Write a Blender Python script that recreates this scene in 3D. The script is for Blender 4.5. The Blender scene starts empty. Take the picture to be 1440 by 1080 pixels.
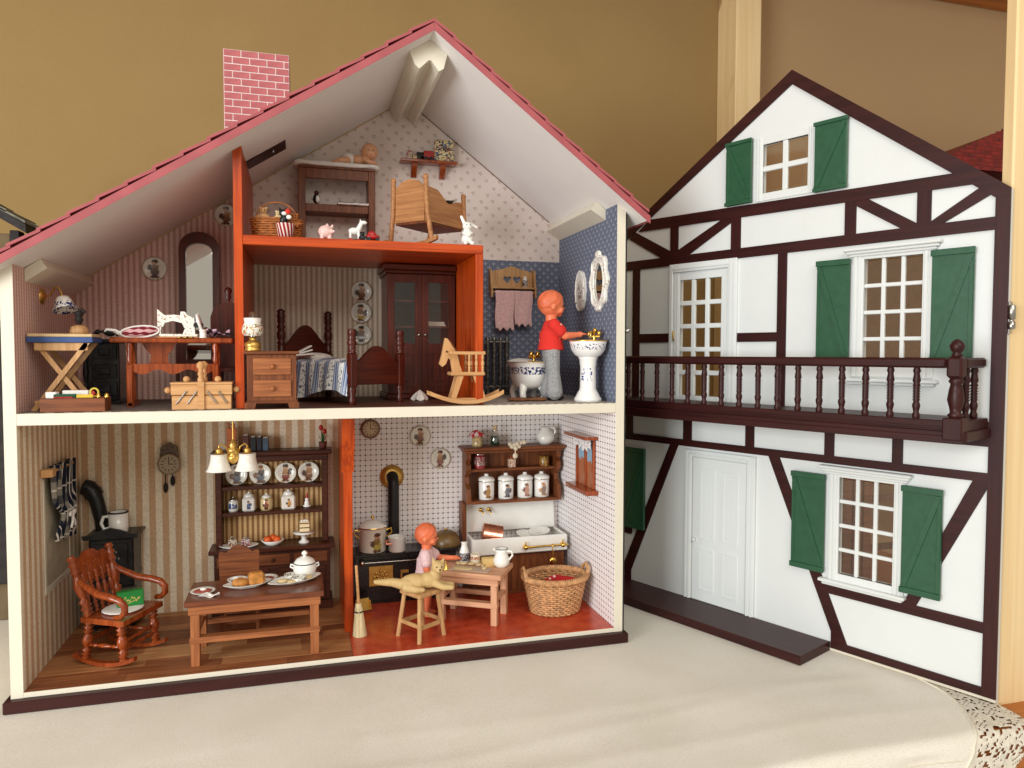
import bpy, math, random
from mathutils import Matrix, Vector, geometry
PI=math.pi; S=.01                       # all lengths below are in centimetres
sc=bpy.context.scene; col=sc.collection
R=math.radians
# ---------------------------------------------------------------- camera
cam_data=bpy.data.cameras.new('camera'); cam=bpy.data.objects.new('camera',cam_data); col.objects.link(cam)
cam_data.sensor_width=36; cam_data.lens=1027.034/1440*36; cam_data.clip_start=.02; cam_data.clip_end=50
yaw,pit,rol=.279833,.042043,.0021917
fw=Vector((math.sin(yaw)*math.cos(pit),math.cos(yaw)*math.cos(pit),-math.sin(pit)))
rt=Vector((math.cos(yaw),-math.sin(yaw),0)); up=rt.cross(fw)
r2=rt*math.cos(rol)+up*math.sin(rol); u2=up*math.cos(rol)-rt*math.sin(rol)
m=Matrix((r2,u2,-fw)).transposed().to_4x4(); m.translation=Vector((33.217,-96.979,42.159))*S
cam.matrix_world=m; sc.camera=cam
# ---------------------------------------------------------------- light: a window to the left of the camera, plus a soft fill added to brighten the rooms
w=bpy.data.worlds.new('World'); sc.world=w; w.use_nodes=True
bg=w.node_tree.nodes['Background']; bg.inputs[0].default_value=(1,.89,.75,1); bg.inputs[1].default_value=.54
def area(name,loc,aim,size,size_y,power,color):
    l=bpy.data.lights.new(name,'AREA'); l.shape='RECTANGLE'; l.size=size*S; l.size_y=size_y*S; l.energy=power; l.color=color
    o=bpy.data.objects.new(name,l); col.objects.link(o); o.location=Vector(loc)*S
    o.rotation_euler=(Vector(aim)-Vector(loc)).to_track_quat('-Z','Y').to_euler(); return o
area('window_light',(-155,-170,55),(60,5,40),120,110,61,(.93,.97,1.0))
area('room_fill',(60,-230,190),(45,10,35),200,150,32,(1,.96,.9))
sc.view_settings.view_transform='Standard'; sc.view_settings.look='None'; sc.view_settings.exposure=0; sc.view_settings.gamma=1
sc.cycles.max_bounces=7; sc.cycles.diffuse_bounces=3; sc.cycles.glossy_bounces=3; sc.cycles.transmission_bounces=4
# ---------------------------------------------------------------- mesh builder
def basis(d):
    d=Vector(d).normalized(); a=Vector((0,0,1)) if abs(d.z)<.95 else Vector((1,0,0))
    x=d.cross(a).normalized(); return x,x.cross(d)
class MB:
    def __init__(s): s.v=[];s.f=[];s.s=[];s.T=None
    def add(s,vs,fs,smooth=False):
        n=len(s.v)
        for q in vs:
            q=Vector(q); s.v.append(s.T@q if s.T else q)
        for f in fs: s.f.append([i+n for i in f]); s.s.append(smooth)
        return s
    def box(s,x0,x1,y0,y1,z0,z1,b=.04):
        b=min(b,(x1-x0)*.3,(y1-y0)*.3,(z1-z0)*.3); vs=[];ix={}
        for i,X in enumerate((x0,x1)):
            for j,Y in enumerate((y0,y1)):
                for k,Z in enumerate((z0,z1)):
                    sx,sy,sz=(b,-b)[i],(b,-b)[j],(b,-b)[k]
                    ix[i,j,k]=len(vs); vs+=[(X,Y+sy,Z+sz),(X+sx,Y,Z+sz),(X+sx,Y+sy,Z)]
        fs=[]
        g=lambda i,j,k,a:ix[i,j,k]+a
        for i in (0,1):
            q=[g(i,0,0,0),g(i,1,0,0),g(i,1,1,0),g(i,0,1,0)]; fs.append(q if i else q[::-1])
            q=[g(0,i,0,1),g(0,i,1,1),g(1,i,1,1),g(1,i,0,1)]; fs.append(q if i else q[::-1])
            q=[g(0,0,i,2),g(1,0,i,2),g(1,1,i,2),g(0,1,i,2)]; fs.append(q if i else q[::-1])
        def fix(q,n):
            a,b_,c=(Vector(vs[t]) for t in q[:3]); 
            fs.append(q if (b_-a).cross(c-a).dot(n)>0 else q[::-1])
        for i in (0,1):
            for j in (0,1):
                si,sj=i*2-1,j*2-1
                fix([g(i,j,0,0),g(i,j,1,0),g(i,j,1,1),g(i,j,0,1)],Vector((si,sj,0)))
                fix([g(i,0,j,0),g(i,1,j,0),g(i,1,j,2),g(i,0,j,2)],Vector((si,0,sj)))
                fix([g(0,i,j,1),g(1,i,j,1),g(1,i,j,2),g(0,i,j,2)],Vector((0,si,sj)))
                for k in (0,1): fix([g(i,j,k,0),g(i,j,k,1),g(i,j,k,2)],Vector((si,sj,k*2-1)))
        return s.add(vs,fs)
    def ring(s,p0,p1,pr,n=14,cap=True,smooth=True):       # lathe along p0>p1; pr = [(t 0..1, radius)]
        p0=Vector(p0);p1=Vector(p1);d=p1-p0;x,y=basis(d);vs=[];fs=[]
        for t,r in pr:
            c=p0+d*t
            for i in range(n):
                a=2*PI*i/n; vs.append(c+x*(r*math.cos(a))+y*(r*math.sin(a)))
        for k in range(len(pr)-1):
            for i in range(n):
                j=(i+1)%n; fs.append([k*n+i,k*n+j,(k+1)*n+j,(k+1)*n+i])
        s.add(vs,[f[::-1] for f in fs],smooth)
        if cap:
            m=len(pr)
            s.add([vs[i] for i in range(n)],[list(range(n))]); s.add([vs[(m-1)*n+i] for i in range(n)],[list(range(n))[::-1]])
        return s
    def cyl(s,p0,p1,r0,r1=None,n=12,cap=True): return s.ring(p0,p1,[(0,r0),(1,r0 if r1 is None else r1)],n,cap)
    def lathe(s,pr,c=(0,0,0),n=22,cap=False):              # pr = [(r,z)] bottom to top (may turn inside)
        vs=[];fs=[]
        for r,z in pr:
            for i in range(n):
                a=2*PI*i/n; vs.append((c[0]+r*math.cos(a),c[1]+r*math.sin(a),c[2]+z))
        for k in range(len(pr)-1):
            for i in range(n):
                j=(i+1)%n; fs.append([k*n+i,k*n+j,(k+1)*n+j,(k+1)*n+i])
        return s.add(vs,fs,True)
    def tube(s,pts,r,n=8,cap=True,flat=None,closed=False):
        pts=[Vector(p) for p in pts]; rs=r if isinstance(r,(list,tuple)) else [r]*len(pts); vs=[];fs=[];px=None
        N=len(pts)
        for k,p in enumerate(pts):
            if closed: d=pts[(k+1)%N]-pts[k-1]
            else: d=pts[min(k+1,N-1)]-pts[max(k-1,0)]
            d.normalize()
            if px is None: x,y=basis(d)
            else:
                x=px-d*px.dot(d); x=x.normalized() if x.length>1e-6 else basis(d)[0]; y=x.cross(d)
            px=x; f2=flat or 1
            for i in range(n):
                a=2*PI*i/n; vs.append(p+x*(rs[k]*math.cos(a))+y*(rs[k]*f2*math.sin(a)))
        for k in range(N if closed else N-1):
            for i in range(n):
                j=(i+1)%n; k2=(k+1)%N; fs.append([k*n+i,k2*n+i,k2*n+j,k*n+j])
        s.add(vs,fs,True)
        if cap and not closed:
            s.add(vs[:n],[list(range(n))]); s.add(vs[-n:],[list(range(n))[::-1]])
        return s
    def prism(s,poly,ax,t0,t1,holes=(),smooth=False):      # polygon in the two other axes, pushed from t0 to t1 along ax
        def P(q,t):
            return {'x':(t,q[0],q[1]),'y':(q[0],t,q[1]),'z':(q[0],q[1],t)}[ax]
        def area2(l): return sum(l[i][0]*l[(i+1)%len(l)][1]-l[(i+1)%len(l)][0]*l[i][1] for i in range(len(l)))
        flip={'x':1,'y':-1,'z':1}[ax]
        loops=[list(poly) if area2(poly)>0 else list(poly)[::-1]]+[list(h) if area2(h)<0 else list(h)[::-1] for h in holes]
        flat=[q for l in loops for q in l]; n=len(flat)
        vs=[P(q,t0) for q in flat]+[P(q,t1) for q in flat]; fs=[]
        if holes:
            for t in geometry.tessellate_polygon([[Vector((q[0],q[1],0)) for q in l] for l in loops]):
                a=area2([flat[i] for i in t]); t=list(t) if a>0 else list(t)[::-1]
                fs.append([i+n for i in t]); fs.append(t[::-1])
        else:
            fs.append([i+n for i in range(n)]); fs.append(list(range(n))[::-1])
        cap=[f if flip>0 else f[::-1] for f in fs]
        if t1<t0: cap=[f[::-1] for f in cap]
        side=[];o=0
        for l in loops:
            k=len(l)
            for i in range(k):
                j=(i+1)%k; q=[o+i,o+j,n+o+j,n+o+i]; q=q if flip>0 else q[::-1]; side.append(q if t1>t0 else q[::-1])
            o+=k
        if smooth: s.add(vs,side,True); s.add(vs,cap)
        else: s.add(vs,cap+side)
        return s
    def sph(s,c,r,nu=14,nv=9):
        if not isinstance(r,(tuple,list)): r=(r,r,r)
        vs=[(c[0],c[1],c[2]-r[2])];fs=[]
        for k in range(1,nv):
            a=PI*k/nv-PI/2
            for i in range(nu):
                b=2*PI*i/nu; vs.append((c[0]+r[0]*math.cos(a)*math.cos(b),c[1]+r[1]*math.cos(a)*math.sin(b),c[2]+r[2]*math.sin(a)))
        vs.append((c[0],c[1],c[2]+r[2])); L=len(vs)-1
        for i in range(nu):
            j=(i+1)%nu; fs.append([0,1+j,1+i]); fs.append([L,L-nu+i,L-nu+j])
            for k in range(nv-2): fs.append([1+k*nu+i,1+k*nu+j,1+(k+1)*nu+j,1+(k+1)*nu+i])
        return s.add(vs,fs,True)
    def limb(s,pts,rs,n=10):                                # capsule chain for figures
        for i in range(len(pts)-1):
            s.cyl(pts[i],pts[i+1],rs[i],rs[i+1],n)
        for p,r in zip(pts,rs): s.sph(p,r,n,6)
        return s
    def grid(s,fn,nu,nv,closed=False,smooth=True):
        vs=[fn(i/nu,j/nv) for j in range(nv+1) for i in range(nu+(0 if closed else 1))]; k=nu+(0 if closed else 1)
        fs=[[j*k+i,j*k+(i+1)%k,(j+1)*k+(i+1)%k,(j+1)*k+i] for j in range(nv) for i in range(nu)]
        return s.add(vs,fs,smooth)
    def at(s,loc=(0,0,0),rz=0,rx=0,ry=0,sc_=1):
        s.T=Matrix.Translation(Vector(loc))@Matrix.Rotation(R(rz),4,'Z')@Matrix.Rotation(R(ry),4,'Y')@Matrix.Rotation(R(rx),4,'X')@Matrix.Scale(sc_,4); return s
    def mesh(s,name):
        me=bpy.data.meshes.new(name); me.from_pydata([v*S for v in s.v],[],s.f); me.polygons.foreach_set('use_smooth',s.s); me.update(); return me
def ob(name,mb,mat,parent=None,loc=None,rot=None):
    me=mb.mesh(name) if isinstance(mb,MB) else mb
    if not me.materials: me.materials.append(mat)
    o=bpy.data.objects.new(name,me); col.objects.link(o)
    if parent: o.parent=parent
    if loc: o.location=Vector(loc)*S
    if rot: o.rotation_euler=[R(a) for a in rot]
    return o
def tag(o,label,cat,group=None):
    o['label']=label; o['category']=cat
    if group: o['group']=group
    return o
def thing(name,label,cat,loc=(0,0,0),rz=0,group=None):
    o=bpy.data.objects.new(name,None); col.objects.link(o); o.location=Vector(loc)*S; o.rotation_euler=(0,0,R(rz)); o.empty_display_size=.01
    return tag(o,label,cat,group)
def one(name,mb,mat,label,cat,loc=(0,0,0),rz=0,group=None,rot=None):
    o=ob(name,mb,mat,None,loc,rot or (0,0,rz)); return tag(o,label,cat,group)
def struct(name,mb,mat):
    o=ob(name,mb,mat); o['kind']='structure'; return o
def part(p,name,mat,*boxes,b=.05):
    mb=MB()
    for q in boxes: mb.box(*q,b=b)
    return ob(name,mb,mat,p)
def organic(o,vox=.13,it=6):
    m=o.modifiers.new('remesh','REMESH'); m.mode='VOXEL'; m.voxel_size=vox*S; m.use_smooth_shade=True
    m=o.modifiers.new('smooth','SMOOTH'); m.factor=.5; m.iterations=it; return o
def copytree(o,loc=None,rz=None,parent=None):
    c=o.copy(); col.objects.link(c); c.parent=parent
    if loc: c.location=Vector(loc)*S
    if rz is not None: c.rotation_euler=(0,0,R(rz))
    for ch in [x for x in bpy.data.objects if x.parent==o]: copytree(ch,parent=c)
    return c
TURN=[(0,.6),(.05,1),(.1,.5),(.14,1.1),(.2,.62),(.26,1.1),(.3,.5),(.36,.85),(.5,1.2),(.64,.85),(.7,.5),(.74,1.1),(.8,.62),(.86,1.1),(.9,.5),(.95,1),(1,.6)]
def turned(mb,p0,p1,r,pr=TURN,n=12): return mb.ring(p0,p1,[(t,r*k) for t,k in pr],n)
# ---------------------------------------------------------------- materials
def lin(c): return tuple((v/255/12.92 if v<=10.3 else ((v/255+.055)/1.055)**2.4) for v in c)+(1,)
class X:
    def __init__(s,t,o): s.t=t;s.o=o
    def op(s,op,b=None,c=None):
        n=s.t.nodes.new('ShaderNodeMath'); n.operation=op; s.t.links.new(s.o,n.inputs[0])
        for i,q in ((1,b),(2,c)):
            if q is None: continue
            if isinstance(q,X): s.t.links.new(q.o,n.inputs[i])
            else: n.inputs[i].default_value=q
        return X(s.t,n.outputs[0])
    def __add__(s,b): return s.op('ADD',b)
    def __sub__(s,b): return s.op('SUBTRACT',b)
    def __mul__(s,b): return s.op('MULTIPLY',b)
    def __truediv__(s,b): return s.op('DIVIDE',b)
    def fr(s): return s.op('FRACT')
    def fl(s): return s.op('FLOOR')
    def ab(s): return s.op('ABSOLUTE')
    def lt(s,b): return s.op('LESS_THAN',b)
    def gt(s,b): return s.op('GREATER_THAN',b)
    def mx(s,b): return s.op('MAXIMUM',b)
    def mn(s,b): return s.op('MINIMUM',b)
    def sin(s): return s.op('SINE')
    def ss(s,a,b):                                           # smooth ramp a..b -> 0..1
        n=s.t.nodes.new('ShaderNodeMapRange'); n.interpolation_type='SMOOTHSTEP'; s.t.links.new(s.o,n.inputs[0]); n.inputs[1].default_value=a; n.inputs[2].default_value=b; return X(s.t,n.outputs[0])
class Mat:
    def __init__(s,name,rough=.5,metal=0,spec=.5):
        s.m=bpy.data.materials.new(name); s.m.use_nodes=True; s.t=s.m.node_tree; s.b=s.t.nodes['Principled BSDF']
        s.b.inputs['Roughness'].default_value=rough; s.b.inputs['Metallic'].default_value=metal; s.b.inputs['Specular IOR Level'].default_value=spec
        s.tcn=s.t.nodes.new('ShaderNodeTexCoord'); s.vec=s.tcn.outputs['Object']
    def xyz(s):
        n=s.t.nodes.new('ShaderNodeSeparateXYZ'); s.t.links.new(s.vec,n.inputs[0]); return [X(s.t,n.outputs[i])*100 for i in range(3)]
    def vecs(s,sx,sy,sz):
        n=s.t.nodes.new('ShaderNodeMapping'); n.inputs['Scale'].default_value=(sx,sy,sz); s.t.links.new(s.vec,n.inputs[0]); return n.outputs[0]
    def noise(s,scale,detail=3,vec=None,dist=0,rough=.5):
        n=s.t.nodes.new('ShaderNodeTexNoise'); n.inputs['Scale'].default_value=scale; n.inputs['Detail'].default_value=detail; n.inputs['Distortion'].default_value=dist; n.inputs['Roughness'].default_value=rough
        s.t.links.new(vec or s.vec,n.inputs['Vector']); return X(s.t,n.outputs[0])
    def mix(s,f,a,b):
        n=s.t.nodes.new('ShaderNodeMix'); n.data_type='RGBA'
        if isinstance(f,X): s.t.links.new(f.o,n.inputs[0])
        else: n.inputs[0].default_value=f
        for i,q in ((6,a),(7,b)):
            if isinstance(q,tuple): n.inputs[i].default_value=q
            else: s.t.links.new(q,n.inputs[i])
        return n.outputs[2]
    def base(s,c):
        if isinstance(c,tuple): s.b.inputs['Base Color'].default_value=c
        else: s.t.links.new(c,s.b.inputs['Base Color'])
        return s
    def bump(s,h,strength=.2,dist=.02):
        n=s.t.nodes.new('ShaderNodeBump'); n.inputs['Strength'].default_value=strength; n.inputs['Distance'].default_value=dist*S
        s.t.links.new(h.o,n.inputs['Height']); s.t.links.new(n.outputs[0],s.b.inputs['Normal']); return s
    def set(s,**k):
        for a,v in k.items(): s.b.inputs[a.replace('_',' ')].default_value=v
        return s
def paint(name,c,rough=.5,var=.12,spec=.5,metal=0,coat=0,scale=60,bump=.06):
    M=Mat(name,rough,metal,spec); a=lin(c); d=tuple(v*(1-var*2) for v in a[:3])+(1,)
    n=M.noise(scale,4); M.base(M.mix(n.ss(.3,.7),d,a))
    if bump: M.bump(M.noise(scale*12,2),bump,.02)
    r=M.noise(scale*2,3).ss(.2,.8)*.16+(rough-.08); M.t.links.new(r.o,M.b.inputs['Roughness'])
    if coat: M.set(Coat_Weight=coat,Coat_Roughness=.15)
    return M.m
def wood(name,c1,c2,rough=.4,axis=0,scale=1,coat=0,bump=.12):
    M=Mat(name,rough,spec=.3); k=[260*scale]*3; k[axis]=14*scale
    n=M.noise(1,4,M.vecs(*k),dist=.6); n2=M.noise(1,3,M.vecs(*[q*4 for q in k]))
    big=M.noise(25,2)
    c=M.mix(n.ss(.32,.68),lin(c1),lin(c2)); c=M.mix(n2.ss(.55,.8)*.35,c,tuple(v*.45 for v in lin(c1)[:3])+(1,))
    c=M.mix(big.ss(.4,.7)*.25,c,lin(c2)); M.base(c); M.bump(n2,bump,.02)
    if coat: M.set(Coat_Weight=coat,Coat_Roughness=.12)
    return M.m
def print_mat(name,ground,cols,scale=420,rough=.22,mask=None,thr=(.5,.53)):
    # glazed ware with a painted all-over ornament: blots of a few colours inside a masked field
    M=Mat(name,rough); M.set(Coat_Weight=.4,Coat_Roughness=.06)
    c=lin(ground); x,y,z=M.xyz()
    for i,q in enumerate(cols):
        n=M.noise(scale*(1+.35*i),2,M.vecs(1,1,1+.17*i)); f=n.ss(*thr)
        if mask: f=f*mask(x,y,z)
        c=M.mix(f,c,lin(q))
    M.base(c); return M.m
def fig_mat(name,ground,cols,cx,cz,size,flat=False,rough=.2,seed=0,rim=None):
    # glazed ware with one small painted figure (head, coat, skirt, feet, a prop); flat=True paints in the xy plane
    M=Mat(name,rough); M.set(Coat_Weight=.4,Coat_Roughness=.06); x,y,z=M.xyz(); rnd=random.Random(seed)
    a=(x-cx); b=((y if flat else z)-cz); c=lin(ground); wob=M.noise(520,2); det=M.noise(1100,2)
    a=a+(wob-.5)*size*.45; b=b+(M.noise(480,2,M.vecs(1.3,1,1))-.5)*size*.45
    sh=[(rnd.uniform(-.1,.1),-.78,.42,.16,cols[2]),(-.14,-.7,.12,.26,cols[1]),(.16,-.7,.12,.26,cols[1]),(0,-.28,.40,.42,cols[0]),(rnd.uniform(-.08,.08),.12,.30,.34,cols[2]),
        (rnd.choice((-1,1))*.42,rnd.uniform(-.2,.15),.2,.3,cols[1]),(.02,.56,.26,.24,(214,160,120)),(rnd.uniform(-.08,.08),.70,.30,.18,cols[1])]
    for dx,dz,rx,rz,q in sh:
        u=(a-dx*size)/(rx*size); v=(b-dz*size)/(rz*size); k=(u*u+v*v).lt(1)
        if not flat: k=k*y.lt(-.05)
        c=M.mix(k*.92,c,M.mix(det.ss(.4,.65)*.6,lin(q),lin(tuple(int(t*.45) for t in q))))
    if rim:
        r=(x*x+y*y).op('SQRT'); c=M.mix(r.gt(rim)*.6,c,lin((150,118,60)))
    M.base(c); return M.m
# ---------------------------------------------------------------- material library
m_white=paint('white_paint',(224,216,196),.45,.015,scale=30,bump=.05)
m_white2=paint('white_satin',(226,229,226),.4,.006,scale=15,bump=.02)
m_ceil=paint('ceiling_paper',(236,231,226),.75,.012,scale=20)
m_maroon=wood('maroon_stain',(47,17,15),(60,24,21),.42,0,.5)
m_maroonz=wood('maroon_stain_upright',(47,17,15),(60,24,21),.42,2,.5)
m_green=paint('shutter_green',(38,86,58),.38,.05,coat=.1)
m_pink=paint('roof_pink',(170,84,87),.7,.08)
m_orange=wood('orange_stain',(152,50,5),(194,74,9),.4,2,.7,coat=.12)
m_orangex=wood('orange_stain_level',(152,50,5),(194,74,9),.4,0,.7,coat=.12)
m_mahog=wood('mahogany',(58,19,11),(84,31,18),.34,2,1,coat=.1)
m_mahogx=wood('mahogany_level',(58,19,11),(84,31,18),.34,0,1,coat=.1)
m_walnut=wood('walnut',(96,50,26),(130,74,40),.45,2,1,coat=.06)
m_walnutx=wood('walnut_level',(96,50,26),(130,74,40),.45,0,1,coat=.06)
m_dwal=wood('dark_walnut',(54,24,13),(80,38,22),.4,0,1,coat=.08)
m_cherry=wood('cherry',(120,48,16),(160,74,30),.26,2,1,coat=.5)
m_tableb=wood('table_brown',(136,78,44),(168,104,62),.45,0,1)
m_tabletop=wood('table_top_brown',(92,46,28),(120,64,38),.3,0,1,coat=.3)
m_tablep=wood('table_pink',(190,136,102),(212,162,126),.55,0,1)
m_tablebz=wood('table_brown_upright',(136,78,44),(168,104,62),.45,2,1)
m_tablepz=wood('table_pink_upright',(190,136,102),(212,162,126),.55,2,1)
m_beechz=wood('beech_upright',(190,138,88),(208,160,108),.5,2,1)
m_stool=wood('stool_wood',(172,128,82),(200,156,106),.5,2,1)
m_beech=wood('beech',(190,138,88),(208,160,108),.5,0,1)
m_cradle=wood('cradle_oak',(152,100,58),(180,126,78),.45,0,1)
m_cradlez=wood('cradle_oak_upright',(152,100,58),(180,126,78),.45,1,1)
m_iron=paint('black_iron',(22,22,24),.3,.3,coat=.25,scale=150,bump=.3)
m_ironsil=paint('burnished_iron',(52,53,54),.36,.2,metal=.6,scale=90,bump=.25)
m_radi=paint('rubbed_silver',(120,118,112),.36,.35,metal=.7,scale=200,bump=.3)
m_black=paint('black',(12,11,11),.45,.2)
m_brass=paint('brass',(222,178,92),.34,.1,metal=.8)
m_gold=paint('polished_gold',(240,196,100),.16,.06,metal=1,bump=0)
m_copper=paint('copper',(230,150,118),.24,.04,metal=.85,bump=0)
m_steel=paint('steel',(190,186,178),.25,.1,metal=1)
m_porc=paint('porcelain',(240,238,230),.16,.03,coat=.5,bump=0)
m_skin=paint('doll_vinyl',(236,128,86),.42,.05,scale=30,bump=.03).copy()
m_skin.node_tree.nodes['Principled BSDF'].inputs['Subsurface Weight'].default_value=.12
m_skin.node_tree.nodes['Principled BSDF'].inputs['Subsurface Radius'].default_value=(.004,.002,.001)
m_hair=paint('moulded_hair',(226,112,70),.5,.1,scale=60,bump=.1)
m_skin2=paint('baby_vinyl',(222,164,124),.45,.05)
m_redcloth=paint('red_cloth',(214,52,36),.9,.12,scale=200,bump=.4)
m_pinkcloth=paint('pale_pink_cloth',(232,196,196),.95,.08,scale=200,bump=.4)
m_whitecloth=paint('white_cloth',(236,230,222),.95,.06,scale=150,bump=.35)
m_cat=paint('cat_clay',(204,172,116),.6,.05,scale=120,bump=.2)
m_straw=wood('broom_straw',(206,186,140),(228,212,172),.8,2,2,bump=.6)
m_wick=paint('wicker',(216,162,110),.6,.2,scale=160,bump=.3)
m_wick2=paint('small_wicker',(178,104,44),.65,.22,scale=160,bump=.3)
m_red=paint('red_paint',(176,28,26),.35,.1)
m_pinkc=paint('piggy_pink',(236,196,186),.4,.06)
m_greenleaf=paint('leaf_green',(34,92,44),.5,.15)
m_orangef=paint('orange_fruit',(226,98,34),.45,.12,bump=.2)
m_bread=paint('bread_crust',(208,138,62),.7,.2,scale=120,bump=.3)
m_dough=paint('dough',(222,196,146),.8,.1)
m_bluecl=paint('blue_board',(44,74,130),.6,.1)
m_tan=paint('tan_board',(206,176,128),.7,.08)
m_grey=paint('grey_slate',(126,124,108),.8,.25,scale=80,bump=.4)
m_darkgreen=paint('green_glass',(16,62,42),.1,.05,coat=.6,bump=0)
m_terra=paint('terracotta',(120,66,54),.75,.15)
def glass_mat(name='window_film',t=.88,tint=(1,.985,.95,1)):
    M=Mat(name); t_=M.t; tr=t_.nodes.new('ShaderNodeBsdfTransparent'); tr.inputs[0].default_value=tint
    gl=t_.nodes.new('ShaderNodeBsdfGlossy'); gl.inputs['Roughness'].default_value=.06
    mx=t_.nodes.new('ShaderNodeMixShader'); mx.inputs[0].default_value=1-t
    t_.links.new(tr.outputs[0],mx.inputs[1]); t_.links.new(gl.outputs[0],mx.inputs[2]); t_.links.new(mx.outputs[0],t_.nodes['Material Output'].inputs[0]); return M.m
m_film=glass_mat('window_film',.93)
m_cabglass=glass_mat('cabinet_glass',.95)
m_jar=glass_mat('jar_glass',.8)
def mirror_mat():
    M=Mat('mirror_silver',.03,1); M.base(lin((214,214,210))); return M.m
m_mirror=mirror_mat()
# wallpapers -- printed paper
def stripes(name,per,duty,c1,c2,soft=.06,fine=None):
    M=Mat(name,.8,spec=.2); x,y,z=M.xyz(); s=(x+y)/per; f=s.fr(); e=((f-.5).ab()*2).ss(duty-soft,duty+soft)
    c=M.mix(e,lin(c1),lin(c2)); n=M.noise(420,3); c=M.mix(n.ss(.35,.75)*.3,c,lin(tuple(int(v*.72) for v in c1)))
    if fine:
        g=((s*1.0+.5).fr()-.5).ab().lt(.07); dots=(z*2.2).fr().lt(.6); c=M.mix(g*dots*.6,c,lin(fine))
    M.base(c); return M.m
m_wp_liv=stripes('living_stripe_paper',1.82,.5,(208,172,136),(242,228,203))
m_wp_sew=stripes('sewing_stripe_paper',.80,.45,(232,198,186),(208,166,154),.14,(130,86,78))
m_wp_bed=stripes('bedroom_stripe_paper',.80,.45,(234,220,198),(206,184,162),.12,(120,84,66))
m_wp_dres=stripes('dresser_stripe_paper',.78,.5,(214,176,124),(150,106,62),.1,(96,60,34))
def gridpaper():
    M=Mat('kitchen_grid_paper',.6,spec=.3); x,y,z=M.xyz(); p=.86
    a=((x+y)/p).fr()-.5; b=(z/p).fr()-.5; a=a.ab(); b=b.ab()
    l=a.lt(.032).mx(b.lt(.032))
    d=(a*a+b*b).lt(.020)
    c=M.mix(l*.62,lin((248,242,240)),lin((84,66,76))); c=M.mix(d,c,lin((40,24,32)))
    n=M.noise(30,2); c=M.mix(n.ss(.4,.7)*.12,c,lin((206,186,176))); M.base(c); return M.m
m_wp_kit=gridpaper()
def sprigpaper(name,ground,c1,c2,px,pz,ang,size,plus=False):
    M=Mat(name,.8,spec=.2); x,y,z=M.xyz(); s=x+y; c=lin(ground)
    nn=M.noise(900,1)*.9+.55
    n0=M.noise(25,2); c=M.mix(n0.ss(.35,.7)*.2,c,lin(tuple(int(v*.85) for v in ground)))
    for dx,dz in ((0,0),(.5,.5)):
        u=(s/px+dx); v=(z/pz+dz); fu=(u.fr()-.5)*px; fv=(v.fr()-.5)*pz
        if plus:
            f=None
            for ox,oz,rx,rz in ((0,.16,.035,.1),(0,-.1,.035,.1),(-.16,.02,.07,.04),(.16,.02,.07,.04),(0,.34,.035,.035),(-.3,.02,.03,.03),(.3,.02,.03,.03)):
                q=((fu-ox*1.2)/(rx*1.25)); w_=((fv-oz*1.2)/(rz*1.25)); k=(q*q+w_*w_).lt(1)
                f=k if f is None else f.mx(k)
            c=M.mix(f*.85,c,lin(c1))
        else:
            h=((u.fl()*12.99+v.fl()*78.2).sin()*43758.5).fr()-.5
            for ox,oz,r,cc in ((-.22,.12,.16,c1),(.16,.2,.15,c1),(.24,-.12,.10,c2),(-.06,-.12,.11,c2),(.0,-.32,.07,c2)):
                q=fu-(h*.5+ox)*size; w_=fv-(h*(-.4)+oz)*size
                k=((q*q+w_*w_)/(r*r*size*size)).lt(nn); c=M.mix(k*.75,c,lin(cc))
    M.base(c); return M.m
m_wp_attic=sprigpaper('attic_sprig_paper',(232,217,208),(190,150,138),(142,118,108),2.2,2.3,0,.85)
m_wp_bath=sprigpaper('bath_blue_paper',(104,110,128),(206,208,216),(206,208,216),1.5,1.35,0,1,True)
def weave():
    M=Mat('linen',.9,spec=.2); x,y,z=M.xyz(); n=M.noise(12,3); n2=M.noise(700,2)
    c=M.mix(n.ss(.3,.7),lin((232,226,212)),lin((238,232,220))); c=M.mix(n2.ss(.4,.7)*.25,c,lin((186,172,148)))
    M.base(c); h=(x*28).sin()*.5+(y*28).sin()*.5+n2*1.4+n*6; M.bump(h,.25,.02); return M.m
m_linen=weave()
m_lace=paint('lace_thread',(232,224,206),.9,.1,scale=200,bump=.5)
m_piping=paint('hem_piping',(232,224,204),.8,.05,scale=200,bump=.3)
def wallmat():
    M=Mat('ochre_plaster',.85,spec=.2); n=M.noise(3,4); n2=M.noise(160,4,rough=.7)
    c=M.mix(n.ss(.3,.7),lin((150,122,78)),lin((156,128,83))); c=M.mix(n2.ss(.45,.7)*.08,c,lin((126,96,54)))
    M.base(c); M.bump(n2,.25,.1); return M.m
m_wall=wallmat()
m_wall2=paint('brown_plaster',(178,146,106),.85,.015,scale=5,bump=.1)
def pinewood():
    M=Mat('pine_post',.6); k=M.noise(1,3,M.vecs(90,90,3),dist=.5); kn=M.noise(9,1,M.vecs(1,1,.55))
    c=M.mix(k.ss(.3,.7),lin((230,198,144)),lin((238,210,160))); c=M.mix(kn.ss(.66,.70)*.7,c,lin((150,98,48))); M.base(c); M.bump(k,.15,.05); return M.m
m_pine=pinewood()
m_tablewood=wood('table_wood',(150,84,28),(182,106,40),.4,0,.4,coat=.2)
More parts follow.
